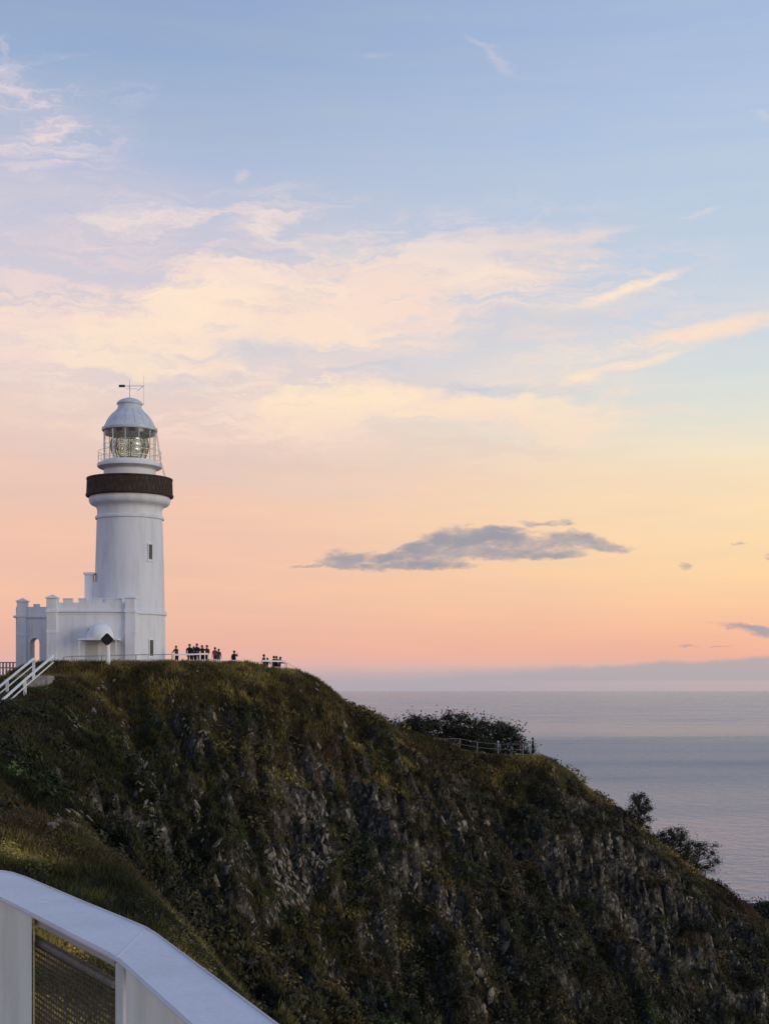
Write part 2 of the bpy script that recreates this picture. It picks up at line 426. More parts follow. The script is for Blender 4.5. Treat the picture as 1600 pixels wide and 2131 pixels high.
SP = [
    dict(pts=PL([(160, 1412, 113), (150, 1500, 102), (175, 1640, 91), (250, 1800, 85), (330, 1960, 80)]), W=0.5, s=1.0, r=1.5),
    dict(pts=PL([(420, 1400, 115), (440, 1520, 107), (455, 1700, 98), (470, 1900, 91), (500, 2160, 85)]), W=0.4, s=1.15, r=1.5),
    dict(pts=PL([(600, 1408, 124), (640, 1540, 113), (640, 1720, 103), (620, 1930, 95.5), (600, 2160, 89)]), W=0.5, s=1.3, r=0.8),
    dict(pts=PL([(760, 1500, 131), (800, 1640, 120), (810, 1850, 108), (800, 2160, 97)]), W=0.3, s=1.2, r=1.5),
    dict(pts=PL([(900, 1550, 137), (925, 1700, 126), (945, 1900, 113.5), (985, 2160, 102)]), W=0.3, s=1.3, r=1.0),
    dict(pts=PL([(1130, 1595, 141.5), (1125, 1740, 131), (1170, 1950, 119), (1190, 2160, 110)]), W=0.4, s=1.15, r=1.4),
    dict(pts=PL([(1350, 1764, 151), (1370, 1900, 142), (1390, 2160, 127)]), W=0.4, s=1.2, r=1.3),
    dict(pts=PL([(1540, 1900, 160), (1570, 2050, 150), (1600, 2200, 141)]), W=0.4, s=1.2, r=1.3),
]
EDGE = [(-21, 56, -3.4), (-16.5, 45, -3.2), tuple(P(-200, 1706, 38))] + PL([(0, 1700, 36), (70, 1700, 35), (130, 1712, 34), (195, 1768, 33), (250, 1850, 31),
    (315, 1950, 29), (370, 2050, 27), (430, 2160, 25.5), (530, 2330, 23)]) + [(1.2, 14, -5.0), (2.6, 7, -3.2), (3.2, 0, -2.2), (3.2, -12, -2.2)]
PATH = [(-26, 60, -2.8), (-17.5, 40, -2.75), (-10.5, 24, -2.45), (-5.6, 12, -2.0), (-2.75, 6, -1.75), (-1.36, 2.5, -1.62), (0.3, -2, -1.62), (0.6, -12, -1.62)]

# broken pale rock shows on the face in these places (photograph position, spread, how bare)
OUT = [(625, 1700, 36, 60, 1.3), (600, 1830, 52, 80, 1.5), (650, 1760, 30, 90, 1.2), (640, 1990, 60, 60, .6), (150, 1510, 45, 40, .6), (330, 1540, 40, 30, .3), (60, 1620, 60, 40, .5), (230, 1620, 70, 50, .45),
       (340, 1590, 40, 30, .4), (380, 1730, 40, 50, .6), (210, 1690, 60, 40, .4), (770, 1700, 30, 50, .6), (790, 1930, 25, 70, .7), (930, 1900, 25, 60, .9), (980, 1990, 35, 60, .6), (500, 1590, 25, 60, .35),
       (960, 1690, 30, 60, .5), (1000, 1790, 30, 70, .35), (1170, 1830, 40, 80, .65), (1300, 1830, 60, 90, .55), (1350, 1950, 60, 90, .6), (1180, 1960, 40, 50, .6), (1560, 2000, 30, 70, .45), (860, 1830, 60, 90, .35),
       (700, 2080, 60, 60, .5), (1330, 2060, 60, 60, .4), (420, 2030, 60, 60, .35), (1080, 2060, 60, 60, .3), (1180, 1690, 25, 40, .4), (1240, 1770, 30, 40, .4)]
def polydist(X, Y, pts, W=0.0):
    best = np.full(X.shape, 1e9); zz = np.zeros(X.shape)
    pts = np.array(pts, dtype=float)
    Ws = np.full(len(pts), W) if np.isscalar(W) else np.array(W, dtype=float)
    for i in range(len(pts) - 1):
        a, b = pts[i], pts[i + 1]
        ab = b[:2] - a[:2]; L2 = ab @ ab
        t = np.clip(((X - a[0]) * ab[0] + (Y - a[1]) * ab[1]) / L2, 0, 1)
        d = np.hypot(X - (a[0] + t * ab[0]), Y - (a[1] + t * ab[1])) - (Ws[i] + t * (Ws[i + 1] - Ws[i]))
        k = d < best
        best = np.where(k, d, best); zz = np.where(k, a[2] + t * (b[2] - a[2]), zz)
    return np.maximum(best, 0), zz
def ridge(X, Y, R):
    """height below a crest line: every segment drops away on both sides"""
    pts = np.array(R['pts'], dtype=float); W = R['W']
    Ws = np.full(len(pts), W) if np.isscalar(W) else np.array(W, dtype=float)
    out = np.full(X.shape, -1e3)
    for i in range(len(pts) - 1):
        a, b = pts[i], pts[i + 1]
        ab = b[:2] - a[:2]; L2 = ab @ ab
        t = np.clip(((X - a[0]) * ab[0] + (Y - a[1]) * ab[1]) / L2, 0, 1)
        d = np.maximum(np.hypot(X - (a[0] + t * ab[0]), Y - (a[1] + t * ab[1])) - (Ws[i] + t * (Ws[i + 1] - Ws[i])), 0)
        z = a[2] + t * (b[2] - a[2]) - R['s'] * (np.sqrt(d * d + R['r'] ** 2) - R['r'])
        out = np.maximum(out, z)
    return out
def smax(a, b, k):
    h = np.clip(0.5 + 0.5 * (a - b) / k, 0, 1)
    return b + (a - b) * h + k * h * (1 - h)
def inside(X, Y, poly):
    res = np.zeros(X.shape, bool); n = len(poly)
    for i in range(n):
        x0, y0 = poly[i][:2]; x1, y1 = poly[(i + 1) % n][:2]
        if y0 == y1: continue
        c = ((y0 > Y) != (y1 > Y)) & (X < (x1 - x0) * (Y - y0) / (y1 - y0) + x0)
        res ^= c
    return res
def near_h(X, Y):
    d4, z4 = polydist(X, Y, EDGE); d5, z5 = polydist(X, Y, PATH, 0.9)
    ins = inside(X, Y, EDGE + [(-60, -12), (-60, 56)])
    wgt = (d5 / (d4 + d5 + 1e-6)) ** 0.55
    zin = z5 * (1 - wgt) + (z4 - 0.12) * wgt
    zout = z4 - 0.12 - 1.25 * (np.sqrt(d4 * d4 + 0.6) - 0.775)
    return np.where(ins, zin, zout)
def flat_mask(X, Y):
    """1 where the ground was levelled for the lighthouse, the paths and the lookouts"""
    m = ((X > -28) & (X < -13) & (Y > 117.0) & (Y < 131)).astype(float)
    d5, _ = polydist(X, Y, PATH, 1.2)
    return np.maximum(m, np.clip(1 - d5, 0, 1))
def H(X, Y, detail=True):
    X = np.asarray(X, float); Y = np.asarray(Y, float)
    wx = fbm(X * 0.09, Y * 0.09, 3, 40) * 2.2; wy = fbm(X * 0.09, Y * 0.09, 3, 50) * 2.2
    k = np.clip((125 - Y) / 15, 0, 1) * np.clip((Y - 60) / 15, 0, 1)
    Xw, Yw = X + wx * k, Y + wy * k
    z = smax(ridge(X, Y, R1), ridge(X, Y, R2), 0.8)
    z = z - np.clip((X + 17) / 3, 0, 1) * np.clip((-7.5 - X) / 2, 0, 1) * np.clip((Y - 119.5) * .10, 0, .36)
    z = smax(smax(z, ridge(X, Y, R3), 0.8), ridge(X, Y, R1B), 0.4)
    for s in SP: z = smax(z, ridge(Xw, Yw, s), 1.0)
    z = smax(z, near_h(X, Y), 0.3)
    if detail:
        fl = flat_mask(X, Y)
        far = np.clip((Y - 45) / 20, 0, 1)
        # ribs and gullies running down the face, then lumps of heath and broken rock
        d1, _ = polydist(X, Y, R1['pts'], R1['W']); d2, _ = polydist(X, Y, R2['pts'], .6); d3, _ = polydist(X, Y, R3['pts'], 1.6)
        steep = np.clip((np.minimum(np.minimum(d1, d2), d3) - 0.5) / 9.0, 0, 1)
        qx, qy = 800 + F * X / np.maximum(Y, 1), HZ - F * z / np.maximum(Y, 1)
        bare = np.zeros(X.shape)
        for (cx_, cy_, rx_, ry_, a_) in OUT: bare = np.maximum(bare, min(a_, 1.2) * np.exp(-((qx - cx_) / rx_) ** 2 * .35 - ((qy - cy_) / ry_) ** 2 * .35))
        zone = np.clip(-0.42 + 0.25 * steep + 1.7 * fbm(X * 0.10 + 3, Y * 0.10, 3, 120) + 1.25 * bare, 0.06, 1) * np.clip(steep * 1.6, 0, 1) * far
        rib = fbm(X * 0.42 + 0.10 * Y, Y * 0.10, 4, 3)
        rg = 1 - np.abs(fbm(X * 0.8 + 0.25 * Y, Y * 0.22, 4, 9)) * 2.2
        z = z + (1 - fl) * far * (steep * (rib * 2.9 + rg * 1.3 - 0.8) + fbm(X * 0.9, Y * 0.9, 4, 21) * (0.16 + 0.6 * steep))
        dip = 0.42 * X + 0.18 * Y + fbm(X * 0.16, Y * 0.16, 3, 130) * 3.0
        for hs, k_, off_ in ((3.4, 0.85, 0.0), (1.25, 0.6, 0.4)):
            sv_ = (z + dip) / hs + off_
            fr_ = sv_ - np.floor(sv_)
            g_ = np.clip((fr_ - 0.58) / 0.40, 0, 1); g_ = g_ * g_ * (3 - 2 * g_)
            z = z + (1 - fl) * zone * k_ * hs * (g_ - fr_)
        wv_ = fbm(X * 0.35, Y * 0.35, 2, 140) * 1.5
        z = z + (1 - fl) * zone * ((1 - 2.2 * np.abs(vnoise((X + 0.35 * Y) * 0.55 + wv_ * 1.6, Y * 0.16, 141))) * 0.32 + (1 - 2.2 * np.abs(vnoise((X + 0.3 * Y) * 1.7 + wv_, Y * 0.4, 142))) * 0.15)
        z = z + (1 - fl) * (1 - far) * (fbm(X * 0.35, Y * 0.35, 3, 31) * 0.22 + fbm(X * 1.3, Y * 1.3, 4, 33) * 0.17)
    return np.maximum(z, -125)
def hz(x, y, detail=True): return float(H(np.array([x]), np.array([y]), detail)[0])
def axis(*parts):
    out = []
    for a, b, st_ in parts: out += list(np.arange(a, b - 1e-6, st_))
    return np.array(out + [parts[-1][1]])
def grid_mesh(name, xs, ys, m):
    X, Y = np.meshgrid(xs, ys); Z = H(X, Y)
    v = np.stack([X.ravel(), Y.ravel(), Z.ravel()], 1)
    ny, nx = X.shape
    i = np.arange(ny * nx).reshape(ny, nx)
    q = np.stack([i[:-1, :-1].ravel(), i[:-1, 1:].ravel(), i[1:, 1:].ravel(), i[1:, :-1].ravel()], 1)
    q = q[(v[q, 2].max(1) > -124)]
    return np_mesh(name, v, quads=q, m=m, smooth=True), X, Y, Z

def ground_mat():
    m = bpy.data.materials.new('heath_ground'); m.use_nodes = True
    t = NT(m.node_tree); t.t.nodes.clear()
    b = t.n('ShaderNodeBsdfPrincipled'); b.inputs['Roughness'].default_value = 0.95; b.inputs['Specular IOR Level'].default_value = 0.15
    pos = t.n('ShaderNodeNewGeometry')
    n1 = t.noise(pos.outputs['Position'], 0.35, 6, 0.6)
    n2 = t.noise(pos.outputs['Position'], 2.2, 6, 0.65)
    n3 = t.noise(t.mapping(pos.outputs['Position'], sc=(1.5, 1.0, 0.95), rot=(0.1, 0.45, 0)), 1.6, 7, 0.7)
    soil = t.mix(t.sstep(n2, 0.35, 0.65), (0.020, 0.017, 0.012, 1), (0.05, 0.045, 0.022, 1))
    soil = t.mix(t.sstep(n1, 0.45, 0.65), soil, (0.055, 0.05, 0.018, 1))
    rock = t.mix(t.sstep(n3, 0.40, 0.62), (0.022, 0.020, 0.016, 1), (0.115, 0.100, 0.078, 1))
    rock = t.mix(t.sstep(t.noise(t.mapping(pos.outputs['Position'], sc=(1.4, 0.9, 0.9), rot=(0.15, 0.5, 0)), 2.6, 5, 0.6), 0.56, 0.68), rock, (0.32, 0.285, 0.225, 1))
    sepn = t.n('ShaderNodeSeparateXYZ'); t.put(sepn.inputs[0], pos.outputs['True Normal'])
    steep = t.sstep(t.m('ADD', sepn.outputs[2], t.m('MULTIPLY', t.m('SUBTRACT', n3, 0.5), 0.6)), 0.52, 0.36)
    t.put(b.inputs['Base Color'], t.mix(steep, soil, rock))
    bp = t.n('ShaderNodeBump'); bp.inputs['Strength'].default_value = 0.9; bp.inputs['Distance'].default_value = 0.15
    t.put(bp.inputs['Height'], t.m('ADD', n3, n2)); t.put(b.inputs['Normal'], bp.outputs[0])
    o = t.n('ShaderNodeOutputMaterial'); t.put(o.inputs[0], b.outputs[0])
    return m
GROUND = ground_mat()
headland, HX, HY, HH = grid_mesh('headland', axis((-66, -34, .5), (-34, 52, .24), (52, 112, .5)), axis((50, 80, .4), (80, 145, .22), (145, 165, .35), (165, 205, .7)), GROUND)
tag(headland, 'dark heath covered headland dropping steeply from the lighthouse to the sea', 'headland', kind='structure')
knoll, KX, KY, KH = grid_mesh('near_hillside', axis((-28, 20, .16)), axis((-12, 50.1, .16)), GROUND)
tag(knoll, 'grassy hillside shoulder just beyond the white balustrade', 'hillside', kind='structure')

# ------------------------------------------------------------------ sea
def sea_mat():
    m = bpy.data.materials.new('sea_water'); m.use_nodes = True
    t = NT(m.node_tree); t.t.nodes.clear()
    b = t.n('ShaderNodeBsdfPrincipled')
    b.inputs['Base Color'].default_value = (0.200, 0.262, 0.310, 1)
    b.inputs['IOR'].default_value = 1.33
    pos = t.n('ShaderNodeNewGeometry').outputs['Position']
    sp = t.n('ShaderNodeSeparateXYZ'); t.put(sp.inputs[0], pos)
    # wind ruffles some lanes of water more than others
    dist = t.m('ADD', sp.outputs[1], t.m('MULTIPLY', t.noise(t.mapping(pos, sc=(0.0016, 0.0006, 1)), 1.0, 4, 0.6), 420.0))
    d2 = t.m('SUBTRACT', dist, 210.0)
    lane = t.m('MULTIPLY', t.sstep(d2, 950.0, 1750.0), t.sstep(d2, 3500.0, 2500.0))
    patch = t.noise(t.mapping(pos, sc=(0.0012, 0.0045, 1)), 1.0, 5, 0.6)
    ruf = t.m('ADD', t.m('MULTIPLY', lane, 0.55), t.sstep(patch, 0.42, 0.72, 0.08, 0.38))
    far = t.sstep(sp.outputs[1], 2900.0, 5000.0)
    t.put(b.inputs['Roughness'], t.m('ADD', t.m('MULTIPLY', far, 0.05), t.m('ADD', 0.16, t.m('MULTIPLY', ruf, 0.22))))
    sw = t.noise(t.mapping(pos, sc=(0.055, 0.060, 1), rot=(0, 0, 0.12)), 1.0, 5, 0.62)
    rp = t.noise(t.mapping(pos, sc=(0.16, 0.34, 1), rot=(0, 0, -0.1)), 1.0, 4, 0.6)
    h = t.m('ADD', t.m('MULTIPLY', sw, 9.0), t.m('MULTIPLY', rp, t.m('ADD', 1.3, t.m('MULTIPLY', ruf, 2.2))))
    bp = t.n('ShaderNodeBump'); bp.inputs['Distance'].default_value = 1.0
    t.put(bp.inputs['Strength'], t.m('ADD', 0.58, t.m('MULTIPLY', ruf, 0.5), clamp=True))
    t.put(bp.inputs['Height'], h); t.put(b.inputs['Normal'], bp.outputs[0])
    o = t.n('ShaderNodeOutputMaterial'); t.put(o.inputs[0], b.outputs[0])
    return m
S = 160000.0
sea = MB().add([(-S, -20000, -95), (S, -20000, -95), (S, S, -95), (-S, S, -95)], [(0, 1, 2, 3)]).build('sea', sea_mat())
tag(sea, 'calm grey pink ocean stretching to the horizon', 'sea', kind='structure')

# ------------------------------------------------------------------ scatter: heath on the ground
def normals(X, Y, Z):
    gy, gx = np.gradient(Z, Y[:, 0], X[0])
    n = np.stack([-gx, -gy, np.ones_like(Z)], -1)
    return n / np.linalg.norm(n, axis=-1, keepdims=True)
def project(p):
    d = np.maximum(p[..., 1], 0.5)
    return 800 + F * p[..., 0] / d, HZ - F * p[..., 2] / d
def rock_mask(p):
    px, py = project(p)
    m = np.full(px.shape, 0.16)
    for (cx, cy, rx, ry, a) in OUT:
        m = np.maximum(m, a * np.exp(-((px - cx) / rx) ** 2 * .6 - ((py - cy) / ry) ** 2 * .6))
    n = fbm(p[..., 0] * 0.9 + 0.2 * p[..., 1], p[..., 2] * 0.5, 4, 61)
    return np.clip((m * 0.8 + n * 0.85 - 0.33) * 1.8, 0, 1) * (p[..., 1] > 60)

def sample_surface(X, Y, Z, count, box, ymin, ymax, rng):
    N = normals(X, Y, Z)
    dx = np.gradient(X[0]); dy = np.gradient(Y[:, 0]); area = dy[:, None] * dx[None]
    p = np.stack([X, Y, Z], -1)
    px, py = project(p)
    vis = (px > box[0]) & (px < box[1]) & (py > box[2]) & (py < box[3]) & (Y > ymin) & (Y < ymax)
    view = -p / np.linalg.norm(p, axis=-1, keepdims=True)
    vis &= ((N * view).sum(-1) > -0.25)
    w = np.where(vis, area / N[..., 2].clip(0.25), 0).ravel()
    # nearer cells are seen larger: even out in the picture a little
    w = w * (100.0 / np.maximum(Y.ravel(), 5)) ** 0.7
    idx = rng.choice(w.size, size=count, p=w / w.sum())
    ny, nx = X.shape
    x = X.ravel()[idx] + rng.uniform(-.5, .5, count) * dx[idx % nx]; y = Y.ravel()[idx] + rng.uniform(-.5, .5, count) * dy[idx // nx]
    # height by bilinear look-up so nothing floats
    fx = np.clip(np.interp(x, X[0], np.arange(nx)), 0, nx - 1.001); fy = np.clip(np.interp(y, Y[:, 0], np.arange(ny)), 0, ny - 1.001)
    ix = fx.astype(int); iy = fy.astype(int); tx = fx - ix; ty = fy - iy
    z = (Z[iy, ix] * (1 - tx) + Z[iy, ix + 1] * tx) * (1 - ty) + (Z[iy + 1, ix] * (1 - tx) + Z[iy + 1, ix + 1] * tx) * ty
    return np.stack([x, y, z], 1), N.reshape(-1, 3)[idx]

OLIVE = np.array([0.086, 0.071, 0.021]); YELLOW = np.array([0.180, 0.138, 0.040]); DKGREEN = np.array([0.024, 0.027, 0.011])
BROWN = np.array([0.072, 0.048, 0.024]); RUST = np.array([0.110, 0.044, 0.018]); GREEN = np.array([0.045, 0.066, 0.018]); GREYG = np.array([0.042, 0.042, 0.026])
def heath_color(p, rng, near=False):
    n1 = fbm(p[:, 0] * 0.16, (p[:, 1] + p[:, 2]) * 0.16, 3, 71); n2 = fbm(p[:, 0] * 0.5, (p[:, 1] + p[:, 2]) * 0.5, 3, 77); n3 = fbm(p[:, 0] * 0.3, (p[:, 1] + p[:, 2]) * 0.3, 3, 83)
    c = np.tile(OLIVE, (len(p), 1))
    def blend(c, k, w): w = np.clip(w, 0, 1)[:, None]; return c * (1 - w) + k * w
    c = blend(c, DKGREEN, (n1 + 0.08) * 3.5)
    c = blend(c, GREYG * 0.8, np.clip((p[:, 0] + 6) / 24, 0, 0.85))  # grey-green heath on the right, with the shade of that face mixed in
    if near:
        c = blend(c, YELLOW, 0.30 + 1.3 * n2)
    else:
        dc1, _ = polydist(p[:, 0], p[:, 1], R1['pts'], R1['W']); dc2, _ = polydist(p[:, 0], p[:, 1], R2['pts'], .6)
        brow = np.clip(1.15 - np.minimum(dc1 / 13.0, dc2 / 4.5), 0, 1)
        c = blend(c, YELLOW, brow * (0.75 + 1.0 * n2) + np.clip(n2 - .3, 0, 1) * 1.5)
    c = blend(c, BROWN, (n3 - 0.10) * 3.0)
    if not near: c = blend(c, DKGREEN, np.clip((110 - p[:, 1]) / 12, 0, 1) * np.clip((-4 - p[:, 0]) / 6, 0, 1) * 0.75)  # shade of the gully behind the near spur, painted into the heath colour
    c = blend(c, RUST, (n2 + n3 - 0.85) * 2.0 if not near else (n2 + n3 - 0.42) * 2.0)
    c = blend(c, GREEN, (-n3 - 0.30) * 3.0)
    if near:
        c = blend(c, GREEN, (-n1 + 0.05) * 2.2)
        c = blend(c, DKGREEN * 0.8, (24 - p[:, 1]) / 5)  # shade behind the mesh put into the colour, as dark green towards the balustrade
    return c * rng.uniform(0.78, 1.24, (len(p), 1)) * np.exp(0.55 * np.clip(n2 * 2, -1, 1))[:, None] * ((1.9 if near else 1.0))

def blades(p, N, cols, K, length, width, spread, rng, lean=0.55):
    n = len(p)
    base = np.repeat(p, K, 0); nn = np.repeat(N, K, 0); cc = np.repeat(cols, K, 0)
    M = n * K
    sc = np.repeat(rng.uniform(0.6, 1.35, n), K)
    a = rng.uniform(0, 2 * np.pi, M); rr = np.sqrt(rng.uniform(0, 1, M)) * spread * sc
    off = np.stack([np.cos(a) * rr, np.sin(a) * rr, np.zeros(M)], 1)
    off[:, 2] = -(nn[:, 0] * off[:, 0] + nn[:, 1] * off[:, 1]) / nn[:, 2].clip(0.3)
    base = base + off - nn * 0.04
    up = np.array([0, 0, 1.0]) * 0.75 + nn * 0.5
    b = rng.uniform(0, 2 * np.pi, M)
    lat = np.stack([np.cos(b), np.sin(b), rng.uniform(-.2, .2, M)], 1) * (lean * rng.uniform(0.2, 1.2, M))[:, None]
    d = up + lat + off * 0.8
    d /= np.linalg.norm(d, axis=1, keepdims=True)
    L = (length * sc * rng.uniform(0.6, 1.2, M))[:, None]
    c = rng.uniform(0, 2 * np.pi, M)
    sd = np.stack([np.cos(c), np.sin(c), np.zeros(M)], 1) * (width * rng.uniform(0.7, 1.3, M))[:, None] * 0.5
    tip = base + d * L + np.array([0, 0, -1.0]) * L * 0.10
    v = np.stack([base - sd, base + sd, tip], 1).reshape(-1, 3)
    f = np.arange(M * 3).reshape(-1, 3)
    col = np.repeat(cc * rng.uniform(0.8, 1.25, (M, 1)), 3, 0)
    return v, f, col
def leafballs(p, N, cols, K, rad, leaf, rng, flat=0.75):
    """domes of small leaf quads, split to triangles"""
    n = len(p); M = n * K
    r = np.repeat(rad, K); base = np.repeat(p, K, 0); nn = np.repeat(N, K, 0)
    d = rng.normal(size=(M, 3)); d /= np.linalg.norm(d, axis=1, keepdims=True); d[:, 2] = np.abs(d[:, 2]) * 1.0 - 0.12
    lump = 1 + 0.35 * np.sin(d[:, 0] * 5 + np.repeat(rng.uniform(0, 6, n), K)) * np.cos(d[:, 1] * 6 + np.repeat(rng.uniform(0, 6, n), K))
    q = base + nn * (r * 0.1)[:, None] + d * (r * rng.uniform(0.62, 1.08, M) * lump)[:, None] * np.array([1, 1, flat])
    a = rng.normal(size=(M, 3)); a -= (a * d).sum(1, keepdims=True) * d * 0.55; a /= np.linalg.norm(a, axis=1, keepdims=True)
    b = np.cross(a, d + rng.normal(size=(M, 3)) * 0.5); b /= np.linalg.norm(b, axis=1, keepdims=True)
    s = (np.repeat(leaf, K) if not np.isscalar(leaf) else leaf) * rng.uniform(0.6, 1.3, M)
    a *= s[:, None]; b *= (s * 0.5)[:, None]
    v = np.stack([q - a, q + b, q + a, q - b], 1).reshape(-1, 3)
    f = np.arange(M * 4).reshape(-1, 4)
    col = np.repeat(np.repeat(cols, K, 0) * rng.uniform(0.7, 1.3, (M, 1)), 4, 0)
    return v, f, col

VIEW = (-140, 1740, 1340, 2330)
p, N = sample_surface(HX, HY, HH, 130000, VIEW, 52, 175, RNG)
rm = rock_mask(p); fm = flat_mask(p[:, 0], p[:, 1])
keep = (RNG.random(len(p)) > rm * 0.95) & (fm < 0.5) & (N[:, 2] + RNG.uniform(-.18, .18, len(p)) > 0.44)
p, N = p[keep], N[keep]
v, f, c = blades(p, N, heath_color(p, RNG), 9, 0.36, 0.085, 0.26, RNG)
tag(np_mesh('heath_grass', v, tris=f, m=GRASS, cols=c), 'tufts of olive and brown grass covering the headland slopes', 'grass', kind='stuff')
p, N = sample_surface(HX, HY, HH, 10500, VIEW, 52, 175, RNG)
rm = rock_mask(p); fm = flat_mask(p[:, 0], p[:, 1])
cl = fbm(p[:, 0] * 0.22, (p[:, 1] - p[:, 2]) * 0.22, 3, 91)
keep = (RNG.random(len(p)) > rm * 1.2) & (fm < 0.5) & (N[:, 2] + RNG.uniform(-.2, .2, len(p)) > 0.40) & (cl + RNG.uniform(-.35, .35, len(p)) + np.clip(p[:, 0] / 60, -0.1, 0.3) > -0.02) & ((p[:, 2] < 0.6) | (RNG.random(len(p)) < 0.25))
p, N = p[keep], N[keep]
rad = RNG.uniform(0.2, 1.0, len(p)) ** 1.4 * 1.0 * np.where(p[:, 2] > -1, 0.6, 1.0)
cs = heath_color(p, RNG) * RNG.uniform(0.45, 1.15, (len(p), 1))
v, f, c = leafballs(p, N, cs, 56, rad, rad * 0.13 + 0.035, RNG)
tag(np_mesh('heath_scrub', v, quads=f, m=LEAF, cols=c), 'low dark scrub crowding the gullies of the headland', 'scrub', kind='stuff')
# near shoulder
p, N = sample_surface(KX, KY, KH, 60000, (-250, 900, 1600, 2400), 5.5, 50, RNG)
d5, _ = polydist(p[:, 0], p[:, 1], PATH, 1.0)
k_ = (d5 > 0.2) & (p[:, 1] + RNG.uniform(-2, 2, len(p)) > 11.0); p, N = p[k_], N[k_]
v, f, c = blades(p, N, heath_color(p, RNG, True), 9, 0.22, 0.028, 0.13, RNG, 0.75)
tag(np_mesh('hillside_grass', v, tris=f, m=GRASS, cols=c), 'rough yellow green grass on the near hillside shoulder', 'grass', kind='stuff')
p, N = sample_surface(KX, KY, KH, 2600, (-250, 900, 1600, 2600), 6, 50, RNG)
cl = fbm(p[:, 0] * 0.5, p[:, 1] * 0.3, 3, 95) + np.clip((12 - p[:, 1]) / 3, 0, 1); p, N = p[cl > 0.0], N[cl > 0.0]
rad = RNG.uniform(0.12, 0.38, len(p))
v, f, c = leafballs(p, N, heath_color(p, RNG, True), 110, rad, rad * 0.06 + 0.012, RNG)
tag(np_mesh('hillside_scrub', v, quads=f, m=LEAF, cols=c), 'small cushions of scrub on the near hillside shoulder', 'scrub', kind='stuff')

# ------------------------------------------------------------------ rocks set in the cliff face
def rock_mesh(seed):
    r = random.Random(seed)
    bm = bmesh.new()
    pts = []
    for i in range(13):
        q = Vector((r.gauss(0, 1), r.gauss(0, 1), r.gauss(0, 1))).normalized()
        q = Vector((max(-.62, min(.62, q.x)), max(-.6, min(.6, q.y)), max(-.8, min(.8, q.z)))) * r.uniform(.85, 1.1)
        pts.append(bm.verts.new(q))
    bmesh.ops.convex_hull(bm, input=pts)
    bmesh.ops.delete(bm, geom=[v for v in bm.verts if not v.link_faces], context='VERTS')
    me = bpy.data.meshes.new('rock'); bm.to_mesh(me); bm.free(); me.materials.append(ROCK)
    return me
ROCKS = [rock_mesh(i) for i in range(14)]
p, N = sample_surface(HX, HY, HH, 60000, (-60, 1660, 1400, 2200), 60, 170, RNG)
rm = rock_mask(p); dcr, _ = polydist(p[:, 0], p[:, 1], R2['pts'], .6)
sel = (RNG.random(len(p)) < rm ** 1.3 * 0.5) & (dcr > 2.5)
rp, rN = p[sel], N[sel]
order = RNG.permutation(len(rp))
big = order[:240]; small = order[240:4200]
def rock_frame(n, r):
    n = Vector(n); down = (Vector((0, 0, -1)) + n * n.z).normalized()
    down = (down + n.cross(down) * r.gauss(-0.15, 0.35)).normalized()
    side = n.cross(down).normalized()
    return Matrix((side, n, down)).transposed()
rr = random.Random(3)
for i in big:
    o = link('rock', ROCKS[rr.randrange(14)], headland)
    sx = rr.uniform(0.12, 0.36)
    M = rock_frame(rN[i], rr).to_4x4()
    o.matrix_basis = Matrix.Translation(Vector(rp[i]) + Vector(rN[i]) * 0.02) @ M @ Matrix.Rotation(rr.uniform(-.3, .3), 4, 'Z') @ Matrix.Diagonal((sx, sx * rr.uniform(.4, .8), sx * rr.uniform(1.3, 3.0), 1))
vs = []; fs = []; off = 0
rv = [np.array([v.co[:] for v in m.vertices]) for m in ROCKS]
rf = [np.array([list(q.vertices) for q in m.polygons if len(q.vertices) == 3]) for m in ROCKS]
for i in small:
    k = rr.randrange(14); sx = rr.uniform(0.05, 0.19)
    M = np.array(rock_frame(rN[i], rr))
    loc = (rv[k] * np.array([sx, sx * 0.7, sx * rr.uniform(1.0, 3.2)])) @ M.T + rp[i] + rN[i] * 0.10
    vs.append(loc); fs.append(rf[k] + off); off += len(loc)
o = np_mesh('rock_rubble', np.concatenate(vs), tris=np.concatenate(fs), m=ROCK, parent=headland); o['kind'] = 'stuff'
p, N = sample_surface(KX, KY, KH, 4000, (-60, 420, 1680, 2131), 10, 40, RNG)
sel = fbm(p[:, 0] * 0.7, p[:, 1] * 0.5, 3, 99) > 0.38
for i in np.nonzero(sel)[0][:26]:
    o = link('rock', ROCKS[rr.randrange(14)], knoll); sx = rr.uniform(0.08, 0.2)
    o.matrix_basis = Matrix.Translation(Vector(p[i]) + Vector((0, 0, 0.06))) @ rock_frame(N[i], rr).to_4x4() @ Matrix.Diagonal((sx, sx * .8, sx * 1.4, 1))

# ------------------------------------------------------------------ lighthouse tower
D = 123.0; s = D / F
cx = (270 - 800) * s
zof = lambda py: (HZ - py) * s
GZ = 2.05
tower = thing('lighthouse', 'tall round white lighthouse tower with dark brown balcony and domed lantern', 'lighthouse', (cx, D, GZ))
def prof(lst): return [(r * s, zof(py) - GZ) for r, py in lst]
shaft = MB().lathe(prof([(73.5, 1400), (72.8, 1283), (76, 1281), (76.5, 1276), (75.5, 1273), (72, 1271), (70.5, 1180), (67.6, 1083), (70.5, 1082), (71, 1078), (70, 1076), (67, 1074.5), (66.6, 1066),
    (67.5, 1060), (70, 1056.5), (74, 1054), (79, 1052), (82.5, 1048), (84, 1042), (83, 1037), (80, 1034)]), 72).build('tower_shaft', WHITE, tower, True)
MB().lathe(prof([(80, 1035.5), (89.5, 1035), (90.5, 1033), (90.5, 1030.5), (86, 1030.2), (50, 1030)]), 72).build('balcony_floor', IRON, tower, True)
par = MB().lathe(prof([(86.8, 1030), (88.3, 1030), (87.2, 1000), (86.2, 1000)]), 72, cap=False)
